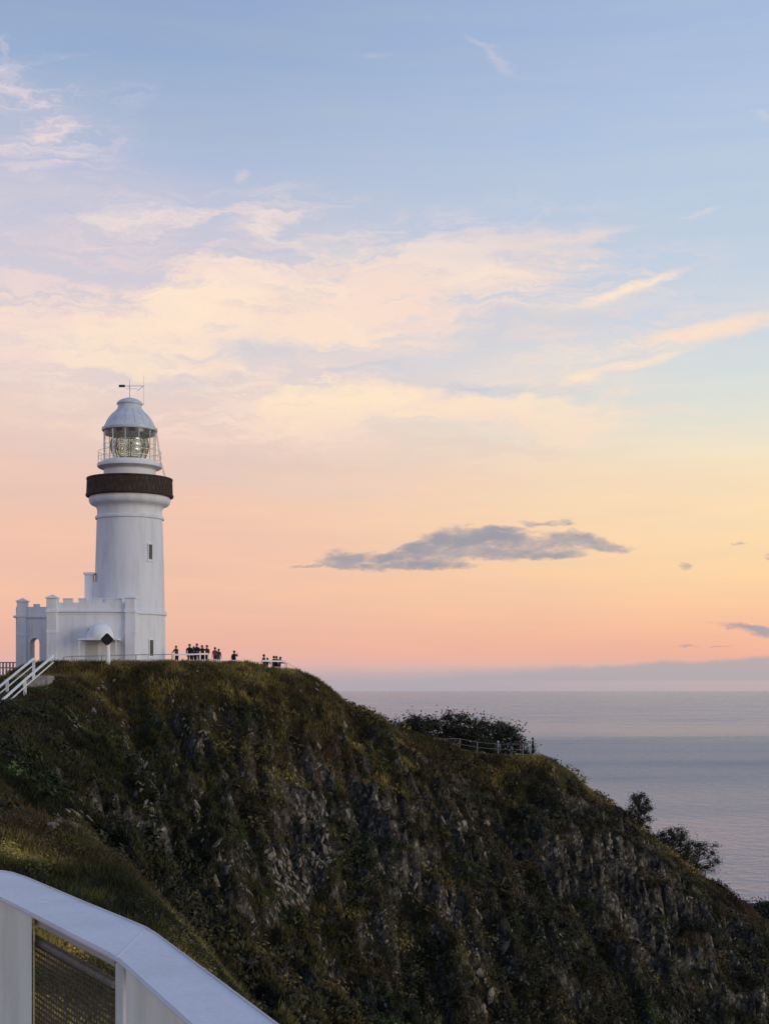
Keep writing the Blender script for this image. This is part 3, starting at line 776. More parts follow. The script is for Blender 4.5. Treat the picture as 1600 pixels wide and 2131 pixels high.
par.f += [(i, (i + 1) % 72, 3 * 72 + (i + 1) % 72, 3 * 72 + i) for i in range(72)]
par.build('balcony_parapet', IRON, tower, True)
rail = MB().lathe(prof([(86, 1000), (88.8, 1000), (88.8, 997), (86, 997), (86, 1000)]), 72, cap=False)
rail.build('balcony_rail', IRON, tower, True)
ribs = MB()
for i in range(54):
    a = 2 * math.pi * (i + .5) / 54
    r0, r1 = 88.4 * s, 87.4 * s
    for da in (-0.5, 0.5):
        ribs.tube((r0 * math.cos(a), r0 * math.sin(a), zof(1029) - GZ), (r1 * math.cos(a + da * .12), r1 * math.sin(a + da * .12), zof(1001) - GZ), .028, n=4)
ribs.build('balcony_lattice', mat('lattice_iron', (0.06, 0.04, 0.028), .6), tower)['kind'] = 'stuff'
MB().lathe(prof([(54, 1031), (53.5, 980), (55, 978), (57, 976.5), (63, 975.5), (66.5, 973), (67, 968.5), (66, 966), (58, 965), (56, 963), (55.5, 960.5), (53, 960)]), 56).build('lantern_drum', TRIM, tower, True)
# lantern
NP = 12; RG = 53.5 * s
zb, zm, zt = zof(960.5) - GZ, zof(927) - GZ, zof(897) - GZ
def pane_mesh(z0, z1):
    m = MB(); a0, a1 = -math.pi / NP + .018, math.pi / NP - .018
    q = [(r * math.cos(a), r * math.sin(a), z) for r in (RG, RG - .015) for a in (a0, a1) for z in (z0, z1)]
    m.add(q, [(0, 2, 3, 1), (4, 5, 7, 6), (0, 1, 5, 4), (2, 6, 7, 3), (1, 3, 7, 5), (0, 4, 6, 2)])
    me = bpy.data.meshes.new('pane'); me.from_pydata(m.v, [], m.f); me.materials.append(GLASS); return me
pm = [pane_mesh(zb + .03, zm - .02), pane_mesh(zm + .02, zt - .03)]
bar = MB().box((RG - .04, -.022, zb), (RG + .035, .022, zt)); bme = bpy.data.meshes.new('glazing_bar'); bme.from_pydata(bar.v, [], bar.f); bme.materials.append(TRIM)
for i in range(NP):
    for me in pm:
        o = link('pane', me, tower); o.rotation_euler = (0, 0, 2 * math.pi * (i + .5) / NP)
    o = link('glazing_bar', bme, tower); o.rotation_euler = (0, 0, 2 * math.pi * i / NP)
for z, hb in ((zb, .025), (zm, .012), (zt - .02, .025)):
    MB().lathe([(RG - .02, z - hb), (RG + .02, z - hb), (RG + .02, z + hb), (RG - .02, z + hb), (RG - .02, z - hb)], 48, cap=False).build('glazing_ring', TRIM, tower, True)
MB().lathe(prof([(56.8, 897.5), (57.5, 896), (57.5, 892), (53, 889), (50.5, 885), (48, 879), (43.5, 871), (37, 863.5), (31, 858), (27, 853.5), (25, 849), (24.4, 843), (26.5, 842), (27, 839.5), (24, 835.5), (17, 831.5), (9, 828.8), (3, 828), (1.5, 827)]), 56).build('dome', DOME, tower, True)
seam = MB()
pr = prof([(53.2, 889), (50.7, 885), (48.2, 879), (43.7, 871), (37.2, 863.5), (31.2, 858), (27.2, 853.5)])
for (r0, z0), (r1, z1) in zip(pr, pr[1:]): seam.bar((r0, 0, z0), (r1, 0, z1), .035, .035)
seam0 = seam.build('dome_seam', DOME, tower)
for i in range(1, 16):
    o = seam0.copy(); COL.objects.link(o); o.rotation_euler = (0, 0, 2 * math.pi * i / 16)
MB().lathe(prof([(52.3, 905), (52.3, 897), (49, 897), (49, 905), (52.3, 905)]), 40, cap=False).build('lantern_frieze', DARK, tower, True)
# the big lens inside
ln = []
zc = zof(928) - GZ
for k in range(21):
    a = -1.25 + 2.5 * k / 20
    rr_ = (38 + (1.2 if k % 2 else 0)) * s * math.cos(a * .82)
    ln.append((rr_, zc + 33 * s * math.sin(a) * 1.02))
lens = MB().lathe(ln, 24).build('lens', LENS, tower, True)
fr = MB()
for i in range(8):
    a = 2 * math.pi * (i + .3) / 8
    q = [(r * 1.03 * math.cos(a), r * 1.03 * math.sin(a), z) for r, z in ln[::2]]
    for u, w_ in zip(q, q[1:]): fr.tube(u, w_, .045, n=5)
    # bull's eye ring in the middle of each panel
    am = a + math.pi / 8; cen = Vector((36 * s * math.cos(am), 36 * s * math.sin(am), zc)); ex = Vector((-math.sin(am), math.cos(am), 0))
    for R in (.16, .34, .50, .66):
        cir = [cen + ex * (R * math.cos(t)) + Vector((0, 0, R * math.sin(t))) for t in [2 * math.pi * j / 14 for j in range(15)]]
        for u, w_ in zip(cir, cir[1:]): fr.tube(u, w_, .028, n=4)
fr.build('lens_frame', BRASS, lens)
MB().lathe([(.55, zb - .05), (.5, zb + .3), (.75, zb + .35), (.8, zc - 30 * s)], 16).build('lens_pedestal', IRON, lens)
# gallery rail round the lantern
gal = MB()
for i in range(20):
    a = 2 * math.pi * i / 20; r = 65 * s
    gal.tube((r * math.cos(a), r * math.sin(a), zof(966) - GZ), (r * math.cos(a), r * math.sin(a), zof(941) - GZ), .014, n=5)
for py in (941, 953):
    gal.lathe([(65 * s - .012, zof(py) - GZ - .012), (65 * s + .012, zof(py) - GZ - .012), (65 * s + .012, zof(py) - GZ + .012), (65 * s - .012, zof(py) - GZ + .012), (65 * s - .012, zof(py) - GZ - .012)], 48, cap=False)
gal.build('gallery_rail', STEEL, tower)
lad = MB()
a = math.radians(-12)
ldp = lambda r, py, dt: (r * s * math.cos(a + dt), r * s * math.sin(a + dt), zof(py) - GZ)
for dt in (-.05, .05):
    lad.tube(ldp(57, 892, dt), ldp(68, 965, dt), .022, n=5); lad.tube(ldp(68, 965, dt), ldp(80, 1002, dt), .022, n=5)
for k in range(9):
    t = k / 8; lad.tube(ldp(57 + 11 * t, 892 + 73 * t, -.05), ldp(57 + 11 * t, 892 + 73 * t, .05), .014, n=4)
lad.build('ladder', STEEL, tower)
# vane and rod
vz = lambda py: zof(py) - GZ
van = MB().tube((0, 0, vz(829)), (0, 0, vz(790)), .045, .02, n=6)
van.tube((-.88, 0, vz(803)), (1.15, 0, vz(803)), .022, n=5).tube((-.3, 0, vz(809)), (.62, 0, vz(809)), .016, n=5).tube((.62, 0, vz(813)), (1.15, 0, vz(803)), .02, n=5).tube((0, -.5, vz(807)), (0, .5, vz(807)), .018, n=5)
van.build('weather_vane', STEEL, tower)
MB().box((-.90, -.03, vz(805.5)), (-.40, .03, vz(800.5))).build('vane_tail', IRON, tower)
MB().tube((1.17, 0, vz(842)), (1.17, 0, vz(783)), .022, .014, n=5).tube((.95, 0, vz(841)), (1.17, 0, vz(841)), .02, n=5).build('lightning_rod', STEEL, tower)
def slit(px, py0, py1, wpx, rpx):
    a = -math.acos(max(-1, min(1, (px - 270) / rpx)))
    z0, z1 = zof(py1) - GZ, zof(py0) - GZ
    M = Matrix.Rotation(a, 4, 'Z')
    r = rpx * s; w = wpx * s / 2
    fr = MB().box((r - .25, -w - .08, z0 - .1), (r + .07, -w, z1 + .1)).box((r - .25, w, z0 - .1), (r + .07, w + .08, z1 + .1)).box((r - .25, -w, z1), (r + .07, w, z1 + .1))
    o = fr.build('window_frame', TRIM, tower); o.rotation_euler = (0, 0, a)
    q = MB().box((r - .2, -w - .01, z0), (r + .035, w + .01, z1)).build('window_pane', DARK, o)
    q = MB().box((r - .25, -w - .16, z0 - .2), (r + .1, w + .16, z0 - .1)).build('window_sill', TRIM, o)
slit(320, 1138, 1168, 9, 69.6); slit(322.5, 1334, 1366, 9, 73.0)

# ------------------------------------------------------------------ castellated annex
Yf = 118.2; sf = Yf / F
ann = thing('lighthouse_annex', 'white castellated entrance building wrapped around the foot of the lighthouse', 'building', ((190 - 800) * sf, Yf, GZ))
ox, oy, oz = ann.location
def fx(px): return (px - 800) * sf - ox
def fz(py): return (HZ - py) * sf - oz
def wallbox(name, x0, x1, y0, y1, z0, z1, m=ANNEX, b=0.02, parent=ann):
    return MB().box((x0, y0, z0), (x1, y1, z1)).build(name, m, parent, bevel=b)
zC = fz(1274.5)
wallbox('front_wall', fx(101), fx(280), 0, 7.6, -1.6, zC)
wallbox('cornice', fx(99), fx(282.5), -.16, 7.7, zC, zC + .2, ATRIM)
wallbox('string_course', fx(100), fx(281), -.05, 7.62, fz(1279.5), fz(1277.5), ATRIM)
wallbox('plinth', fx(100), fx(281), -.09, 7.65, -.62, .28, ATRIM)
wallbox('parapet', fx(104), fx(277), 0, .32, zC + .2, fz(1254))
wallbox('parapet', fx(104), fx(104) + .32, .33, 7.5, zC + .2, fz(1254))
for x0, x1 in ((131, 151), (163, 181), (193, 211), (219, 233), (240, 252)):
    wallbox('merlon', fx(x0), fx(x1), .01, .31, fz(1254) + .002, fz(1247), ANNEX)
    wallbox('merlon_cap', fx(x0) - .03, fx(x1) + .03, -.03, .35, fz(1247) + .002, fz(1245), ATRIM, .01)
def pier(x0, x1, y0, d, ztop, parent=ann, zlow=-1.7):
    w = x1 - x0
    o = wallbox('corner_pier', x0, x1, y0, y0 + d, zlow, ztop, ANNEX, .03, parent)
    wallbox('pier_cap', x0 - .08, x1 + .08, y0 - .08, y0 + d + .08, ztop, ztop + .12, ATRIM, .02, o)
    m = MB().add([(x0 - .02, y0 - .02, ztop + .122), (x1 + .02, y0 - .02, ztop + .122), (x1 + .02, y0 + d + .02, ztop + .122), (x0 - .02, y0 + d + .02, ztop + .122), ((x0 + x1) / 2, y0 + d / 2, ztop + .36)],
             [(0, 3, 2, 1), (0, 1, 4), (1, 2, 4), (2, 3, 4), (3, 0, 4)])
    m.build('pier_finial', ATRIM, o)
    wallbox('pier_band', x0 - .06, x1 + .06, y0 - .06, y0 + d + .06, zC - .04, zC + .24, ATRIM, .02, o)
    wallbox('pier_bracket', x0 - .03, x1 + .03, y0 - .03, y0 + d + .03, fz(1318), fz(1312), ATRIM, .02, o)
    return o
pier(fx(98), fx(119), -.26, .85, fz(1246)); pier(fx(261), fx(282), -.26, .85, fz(1246))
# chimney turret on the roof
tY = Yf + 3.2; ts = tY / F
tx = lambda px: (px - 800) * ts - ox
tz = lambda py: (HZ - py) * ts - oz
wallbox('turret', tx(176), tx(193), 3.2, 4.0, zC, tz(1196))
wallbox('turret_cap', tx(173.5), tx(195.5), 3.1, 4.1, tz(1196) + .002, tz(1191), ATRIM)
wallbox('turret_step', tx(193) + .002, tx(207), 3.25, 3.95, zC, tz(1211))
wallbox('roof', fx(106), fx(276), .34, 7.5, zC + .2, zC + .3, ATRIM)
# side wing with the open arch, set back
Yw = 125.6; sw = Yw / F
wx = lambda px: (px - 800) * sw - ox
wy0 = Yw - Yf
wz = lambda py: (HZ - py) * sw - oz
wx0, wx1 = wx(33), wx(99)
ax0, ax1 = wx(63), wx(82); arc = (ax0 + ax1) / 2; ar = (ax1 - ax0) / 2; az0 = wz(1328) - ar
zt_ = wz(1286)
wing = MB()
wing.box((wx0, wy0, -1.8), (ax0, wy0 + 1.6, zt_)).box((ax1, wy0, -1.8), (wx1, wy0 + 1.6, zt_))
n = 12
for i in range(n):
    t0, t1 = math.pi - math.pi * i / n, math.pi - math.pi * (i + 1) / n
    xa, za = arc + ar * math.cos(t0), az0 + ar * math.sin(t0); xb, zb2 = arc + ar * math.cos(t1), az0 + ar * math.sin(t1)
    y0, y1 = wy0, wy0 + 1.6
    wing.add([(xa, y0, za), (xb, y0, zb2), (xb, y0, zt_), (xa, y0, zt_), (xa, y1, za), (xb, y1, zb2), (xb, y1, zt_), (xa, y1, zt_)],
             [(0, 1, 2, 3), (7, 6, 5, 4), (0, 4, 5, 1), (3, 2, 6, 7)])
wing.build('porch_wing', ANNEX, ann)
wallbox('wing_cornice', wx0 - .2, wx1, wy0 - .16, wy0 + 1.75, zt_ + .001, zt_ + .2, ATRIM)
wallbox('wing_parapet', wx0, wx1, wy0, wy0 + .32, zt_ + .2, wz(1263))
for x0, x1 in ((69, 82),):
    wallbox('merlon', wx(x0), wx(x1), wy0 + .01, wy0 + .31, wz(1263) + .002, wz(1257))
pier(wx(36), wx(56), wy0 - .2, .8, wz(1253))
ring = MB()
for i in range(n):
    t0, t1 = math.pi - math.pi * i / n, math.pi - math.pi * (i + 1) / n
    q = [(arc + (ar + e) * math.cos(t), wy0 - o_, az0 + (ar + e) * math.sin(t)) for o_ in (0.0, .06) for t in (t0, t1) for e in (0.0, .13)]
    ring.add(q, [(4, 5, 7, 6), (1, 3, 7, 5), (0, 4, 6, 2)])
ring.build('arch_moulding', ATRIM, ann)
# small domed entrance porch on the front
pz = fz(1334)
wallbox('porch_slab', fx(172), fx(253), -2.0, -.02, pz, pz + .12, ATRIM)
for x in (174, 250):
    o = MB().tube((fx(x), -1.85, -.35), (fx(x), -1.85, pz), .045, n=8).build('porch_post', ATRIM, ann)
dm = MB(); nseg = 20
for k in range(6):
    pass
dome_pr = [(1.04, 0), (1.03, .3), (.96, .62), (.8, .92), (.55, 1.12), (.25, 1.22), (.02, 1.25)]
o = MB().lathe(dome_pr, 24).build('porch_dome', ATRIM, ann, True); o.location = (fx(214), -1.0, pz + .12)
wallbox('porch_lantern', fx(184), fx(188), -.14, -.02, fz(1318), fz(1309), DARK, .01)
wallbox('door', fx(180), fx(204), -.06, -.015, -.4, pz - .15, mat('door_grey', (.5, .52, .53), .5), .01)

# ------------------------------------------------------------------ diamond sign in front of the porch
Yd = 113.6; q = P(223, 1331, Yd); gz = hz(q.x, Yd)
sign = thing('diamond_sign', 'black diamond sign on a white post in front of the lighthouse annex', 'sign', (q.x, Yd, gz))
rd = 13 * Yd / F
zs = q.z - gz
m = MB(); c = [(rd * .98 * math.cos(t), rd * .98 * math.sin(t)) for t in [math.pi / 2 * k + o_ for k in range(4) for o_ in (-.14, .14)]]
m.add([(x, -.05, zs + y) for x, y in c] + [(x, .0, zs + y) for x, y in c], [tuple(range(8)), tuple(range(15, 7, -1))] + [(i, i + 8, (i + 1) % 8 + 8, (i + 1) % 8) for i in range(8)])
m.build('sign_face', SIGNBLACK, sign)
m = MB(); c = [(rd * .40 * math.cos(t), rd * .40 * math.sin(t)) for t in [math.pi * 2 * k / 12 for k in range(12)]]
m.add([(x, -.058, zs + y) for x, y in c] + [(x, -.05, zs + y) for x, y in c], [tuple(range(12)), tuple(range(23, 11, -1))] + [(i, i + 12, (i + 1) % 12 + 12, (i + 1) % 12) for i in range(12)])
m.build('sign_boss', SIGNY, sign)
MB().tube((.05, .1, -.2), (.02, .1, zs + .1), .20, .14, n=10).build('post', PAINT, sign)

# ------------------------------------------------------------------ fences on the hilltop
def fence(name, label, pts, rails, rm_, post_m, post_r, base='ground', top=1.1, post_every=None, rail_r=.03, square=None):
    """pts: top-rail points in world space; posts run down into the ground"""
    pts = [Vector(p_) for p_ in pts]
    t = thing(name, label, 'fence', (pts[0].x, pts[0].y, hz(pts[0].x, pts[0].y)))
    o_ = Vector(t.location)
    for k, dz in enumerate(rails):
        for a, b in zip(pts, pts[1:]):
            m = MB()
            if square and k == 0: m.bar(a - o_ + Vector((0, 0, dz)), b - o_ + Vector((0, 0, dz)), square[0], square[1])
            else: m.tube(a - o_ + Vector((0, 0, dz)), b - o_ + Vector((0, 0, dz)), rail_r, n=6)
            m.build('top_rail' if k == 0 else 'rail', rm_, t)
    done = []
    for a, b in zip(pts, pts[1:]):
        L = (b - a).length; k = max(1, round(L / (post_every or L)))
        for i in range(k + 1):
            q = a.lerp(b, i / k)
            if any((q - d).length < .2 for d in done): continue
            done.append(q)
            zb_ = hz(q.x, q.y) - .3
            MB().tube(q - o_ + Vector((0, 0, .02)), (q.x - o_.x, q.y - o_.y, zb_ - o_.z), post_r, n=6).build('post', post_m, t)
    return t
fence('rail_fence', 'thin grey two rail fence along the grass edge before the annex', [P(132, 1368, 114.2), P(150, 1366, 114.4), P(212, 1365, 114.8), P(283, 1363, 115.4), P(358, 1362, 116.5)], [0, -.42], STEEL, POSTM, .04, post_every=2.6)
fence('lookout_fence', 'white balustrade with broad top rail holding the largest group of visitors', [P(361, 1363, 120.5), P(416, 1361.5, 121.2), P(433, 1361, 121.6)], [0, -.5], PAINT, PAINT, .06, post_every=1.6, square=(.16, .13))
fence('lookout_fence', 'low pale fence stepping down between the two white balustrades', [P(434, 1372, 121.4), P(470, 1377, 121.8), P(480, 1375, 122), P(493, 1375, 122.2), P(512, 1379, 122.6), P(545, 1377, 123.4)], [0, -.35], PAINT, POSTM, .05, post_every=1.4, rail_r=.045)
fence('lookout_fence', 'white balustrade at the very lip of the hilltop where ground falls away', [P(545, 1375.5, 123.4), P(565, 1376, 123.8), P(594, 1376.5, 124.4)], [0, -.5], PAINT, PAINT, .06, post_every=1.2, square=(.16, .13))
fence('rail_fence', 'thin wire handrail leading down the slope right of the hilltop', [P(597, 1380, 125), P(616, 1390, 126), P(640, 1408, 127)], [0], STEEL, POSTM, .025, post_every=1.2, rail_r=.018)
fence('rail_fence', 'pale rail fence around the lower lookout by the dark shrubs', [P(895, 1538, 138), P(957, 1538, 139.5), P(993, 1545, 140.2), P(1036, 1549, 140.6), P(1088, 1549, 141), P(1114, 1548.5, 141.8)], [0, -.5, -1.0], mat('pale_rail', (.17, .16, .15), .6), POSTM, .04, post_every=1.8, rail_r=.022)
# picket fence far left behind the stairs
pk = thing('picket_fence', 'low beige picket fence behind the stairs left of the annex', 'fence', (P(0, 1400, 127).x, 127, 1.5))
zt2, zb3 = P(0, 1379, 127).z - 1.5, P(0, 1403, 127).z - 1.5
BEIGE = mat('beige_paint', (.48, .40, .36), .8, noise=.2)
for z in (zt2, zt2 - .45): MB().bar((-3.0, 0, z), (1.5, 0, z), .06, .10).build('rail', BEIGE, pk)
for i in range(16): MB().box((-3.0 + i * .29, -.06, zb3 - .6), (-2.84 + i * .29, -.031, zt2 - .02)).build('picket', BEIGE, pk)

# ------------------------------------------------------------------ stairs at the left
def poly_thing(name, label, top_pts, post_px, thick, cat='railing'):
    pts = [P(*q_) for q_ in top_pts]
    t = thing(name, label, cat, (pts[0].x, pts[0].y, hz(pts[0].x, pts[0].y)))
    o_ = Vector(t.location)
    for a, b in zip(pts, pts[1:]):
        MB().bar(a - o_, b - o_, thick, thick).build('handrail', PAINT, t, bevel=.01)
        dz = Vector((0, 0, -.45))
        MB().bar(a - o_ + dz, b - o_ + dz, thick * .5, thick * .5).build('lower_rail', PAINT, t)
    for (px, k) in post_px:
        for a, b, qa, qb in zip(pts, pts[1:], top_pts, top_pts[1:]):
            if min(qa[0], qb[0]) <= px <= max(qa[0], qb[0]):
                u = (px - qa[0]) / (qb[0] - qa[0]); d = 1 / ((1 - u) / qa[2] + u / qb[2])
                q = P(px, qa[1] + u * (qb[1] - qa[1]), d)
                MB().box((q.x - o_.x - thick * .65, q.y - o_.y - thick * .65, q.z - o_.z - k), (q.x - o_.x + thick * .65, q.y - o_.y + thick * .65, q.z - o_.z - thick * .5)).build('post', PAINT, t)
                break
    return t
poly_thing('stair_railing', 'nearer of two white stair railings, ending lower on the grassy bank', [(-70, 1528, 88), (0, 1462, 92.5), (52, 1415, 97), (111, 1365, 103)], [(-45, 1.4), (52, 1.35)], .13)
poly_thing('stair_railing', 'farther white stair railing with its tall post below the arch', [(-70, 1486, 93), (0, 1428.5, 97), (70, 1371, 102.5)], [(-50, 1.3), (15, 1.25), (70, 1.5)], .13)
st = thing('staircase', 'shaded concrete steps climbing between the two white railings', 'stairs', tuple(P(-60, 1545, 90)))
so = Vector(st.location)
for i in range(18):
    u = i / 17
    a = P(-70 + 165 * u, 1530 - 128 * u, 91 + 12 * u)
    MB().box((a.x - so.x - .9, a.y - so.y - .2, a.z - so.z - .9), (a.x - so.x + .15, a.y - so.y + 2.0, a.z - so.z - .15)).build('step', STONE, st)

# ------------------------------------------------------------------ paved surface round the tower, path by the camera
pv = MB().box((-27.6, 116.6, 1.6), (-13.5, 131, 2.06)).build('forecourt', STONE); tag(pv, 'paved forecourt around the lighthouse', 'pavement', kind='structure')
wk = MB()
for a, b in zip(PATH[3:], PATH[4:]):
    a = Vector(a); b = Vector(b); d = (b - a).normalized(); n_ = Vector((d.y, -d.x, 0)).normalized() * 1.02
    wk.add([a - n_ + Vector((0, 0, .03)), a + n_ + Vector((0, 0, .03)), b + n_ + Vector((0, 0, .03)), b - n_ + Vector((0, 0, .03))], [(0, 1, 2, 3)])
tag(wk.build('walkway', mat('pale_concrete', (.50, .48, .44), .85, noise=.2, nscale=3, bump=.3, bscale=40)), 'concrete walkway beside the white balustrade', 'path', kind='structure')

# ------------------------------------------------------------------ trees and shrubs
def tree(name, label, loc, height, crown, lean, leaves, leaf, seed, col, trunk_r=.07, group=None, clumps=14, open_=0.5, low=.3):
    r = np.random.default_rng(seed)
    t = thing(name, label, 'tree' if 'tree' in name else 'shrub', loc, 0, group)
    tr = MB(); tips = []
    top = Vector((lean[0], lean[1], height * .72))
    prev = Vector((0, 0, -.4)); pr_ = trunk_r
    path = [prev]
    for k in range(1, 6):
        u = k / 5
        q = Vector((lean[0] * u + r.normal() * .06 * height * .3, lean[1] * u + r.normal() * .05, height * .72 * u)); path.append(q)
        tr.tube(prev, q, pr_, trunk_r * (1 - u * .65), n=7); prev = q; pr_ = trunk_r * (1 - u * .65)
    for k in range(clumps):
        u = low + (1 - low) * (k + r.uniform(0, 1)) / clumps
        i = min(4, int(u * 4.6)); b = path[i].lerp(path[i + 1], u * 4.6 - i)
        a = 2 * math.pi * (k * .381 + r.uniform(-.1, .1))
        rad = math.sqrt(max(0.0, 1 - ((u - .42) / .62) ** 2)) * r.uniform(.45, 1.0)
        e = Vector((top.x * u + crown[0] * rad * math.cos(a), top.y * u + crown[1] * rad * math.sin(a), height * u * r.uniform(.9, 1.0)))
        mid = b.lerp(e, .5) + Vector((0, 0, .03 * height))
        tr.tube(b, mid, trunk_r * .45, trunk_r * .3, n=5); tr.tube(mid, e, trunk_r * .3, trunk_r * .1, n=5)
        tips.append(e)
    tr.build('trunk', BARK, t)
    cs = np.array([list(e) for e in tips]); n_ = len(cs)
    rad = r.uniform(.6, 1.15, n_) * min(crown) * open_ * 1.2
    leaves = int(leaves * 2.2)
    K = leaves // n_
    base = np.repeat(cs, K, 0); M = len(base)
    d = r.normal(size=(M, 3)); d /= np.linalg.norm(d, axis=1, keepdims=True)
    q = base + d * (np.repeat(rad, K) * np.abs(r.normal(0.35, .42, M)))[:, None] * np.array([1.2, 1.2, .8])
    a = r.normal(size=(M, 3)); a[:, 2] += .25; a /= np.linalg.norm(a, axis=1, keepdims=True)
    b = np.cross(a, r.normal(size=(M, 3))); b /= np.linalg.norm(b, axis=1, keepdims=True)
    sz = leaf * r.uniform(.6, 1.3, M)
    v = np.stack([q - a * sz[:, None], q + b * (sz * .45)[:, None], q + a * sz[:, None], q - b * (sz * .45)[:, None]], 1).reshape(-1, 3)
    cc = np.repeat(np.repeat(np.array(col)[None] * r.uniform(.6, 1.5, (n_, 1)), K, 0) * r.uniform(.7, 1.3, (M, 1)), 4, 0)
    np_mesh('crown', v, quads=np.arange(M * 4).reshape(-1, 4), m=LEAF, cols=cc, parent=t)
    return t
def ground_at(px, d, dz=0):
    x = (px - 800) / F * d
    return (x, d, hz(x, d) + dz)
def put_tree(name, label, px, d, top_py, crown_px, **kw):
    g = ground_at(px, d)
    h = (HZ - top_py) * d / F - g[2]
    w = crown_px * d / F
    return tree(name, label, g, h, (w, w * .8), **kw)
DG = (0.026, 0.031, 0.016)
SG = 'wind clipped shrubs behind the lower lookout'
put_tree('shrub', 'leftmost rounded dark shrub tucked behind the crest of the ridge', 838, 138.5, 1500, 32, lean=(.3, 0), leaves=2600, leaf=.13, seed=1, col=DG, group=SG, clumps=12, open_=.8, low=.0)
put_tree('shrub', 'broad dark shrub second from left in the row behind the lookout', 872, 141, 1489, 46, lean=(.2, 0), leaves=4200, leaf=.13, seed=2, col=DG, group=SG, clumps=18, open_=.7, low=.0)
put_tree('shrub', 'tallest spiky shrub in the row, with ragged pointed top', 943, 143, 1483, 46, lean=(.2, 0), leaves=4600, leaf=.13, seed=3, col=(.03, .034, .02), group=SG, clumps=22, open_=.55, low=.0)
put_tree('shrub', 'dense dark shrub right of the tallest spiky one', 908, 144, 1498, 46, lean=(-.2, 0), leaves=3600, leaf=.13, seed=8, col=DG, group=SG, clumps=16, open_=.7, low=.0)
put_tree('shrub', 'dark shrub directly behind the visitor in pale blue', 1012, 144, 1500, 48, lean=(.1, 0), leaves=4200, leaf=.13, seed=4, col=DG, group=SG, clumps=18, open_=.65, low=.0)
put_tree('shrub', 'rightmost rounded shrub sloping down towards the lookout end', 1050, 145, 1509, 46, lean=(.2, 0), leaves=4200, leaf=.13, seed=5, col=(.026, .032, .018), group=SG, clumps=18, open_=.75, low=.0)
put_tree('shrub', 'low dark shrub filling the dip in the shrub row', 978, 146, 1510, 44, lean=(0, 0), leaves=3000, leaf=.13, seed=6, col=DG, group=SG, clumps=14, open_=.75, low=.0)
put_tree('shrub', 'low shrub at fence level left of the visitor in pale blue', 1008, 142.2, 1543, 30, lean=(0, 0), leaves=1800, leaf=.12, seed=21, col=DG, group=SG, clumps=14, open_=.7, low=.0)
put_tree('tree', 'lone small tree standing out against the sea on the right slope', 1324, 151.5, 1650, 30, lean=(.3, 0), leaves=2600, leaf=.095, seed=11, col=(.034, .038, .024), clumps=40, open_=.46, low=.15, trunk_r=.09)
put_tree('tree', 'leafy tree with broad crown below the lone small tree', 1392, 154.5, 1726, 44, lean=(.4, 0), leaves=4600, leaf=.095, seed=12, col=(.034, .037, .024), clumps=56, open_=.40, low=.0, trunk_r=.10)
put_tree('tree', 'open branched tree leaning out over the sea on right slope', 1440, 156, 1752, 50, lean=(.8, 0), leaves=3000, leaf=.09, seed=13, col=(.032, .035, .023), clumps=48, open_=.34, low=.1, trunk_r=.10)
put_tree('shrub', 'spiky bush at the right edge of the picture above the cliff', 1590, 163, 1884, 44, lean=(.2, 0), leaves=4200, leaf=.14, seed=14, col=(.024, .03, .018), clumps=20, open_=.55, low=.1)
put_tree('shrub', 'small bush on the crest just above the lone small tree', 1246, 148, 1655, 12, lean=(0, 0), leaves=700, leaf=.11, seed=15, col=DG, clumps=8, open_=.7, low=.1)
put_tree('shrub', 'small dark bush on the ridge notch right of the hilltop', 722, 129.5, 1464, 14, lean=(0, 0), leaves=800, leaf=.11, seed=16, col=(.05, .045, .02), clumps=8, open_=.7, low=.1)
put_tree('shrub', 'dark bush beside the bottom corner of the annex', 122, 114.3, 1384, 13, lean=(0, 0), leaves=900, leaf=.11, seed=17, col=DG, clumps=8, open_=.8, low=.1)

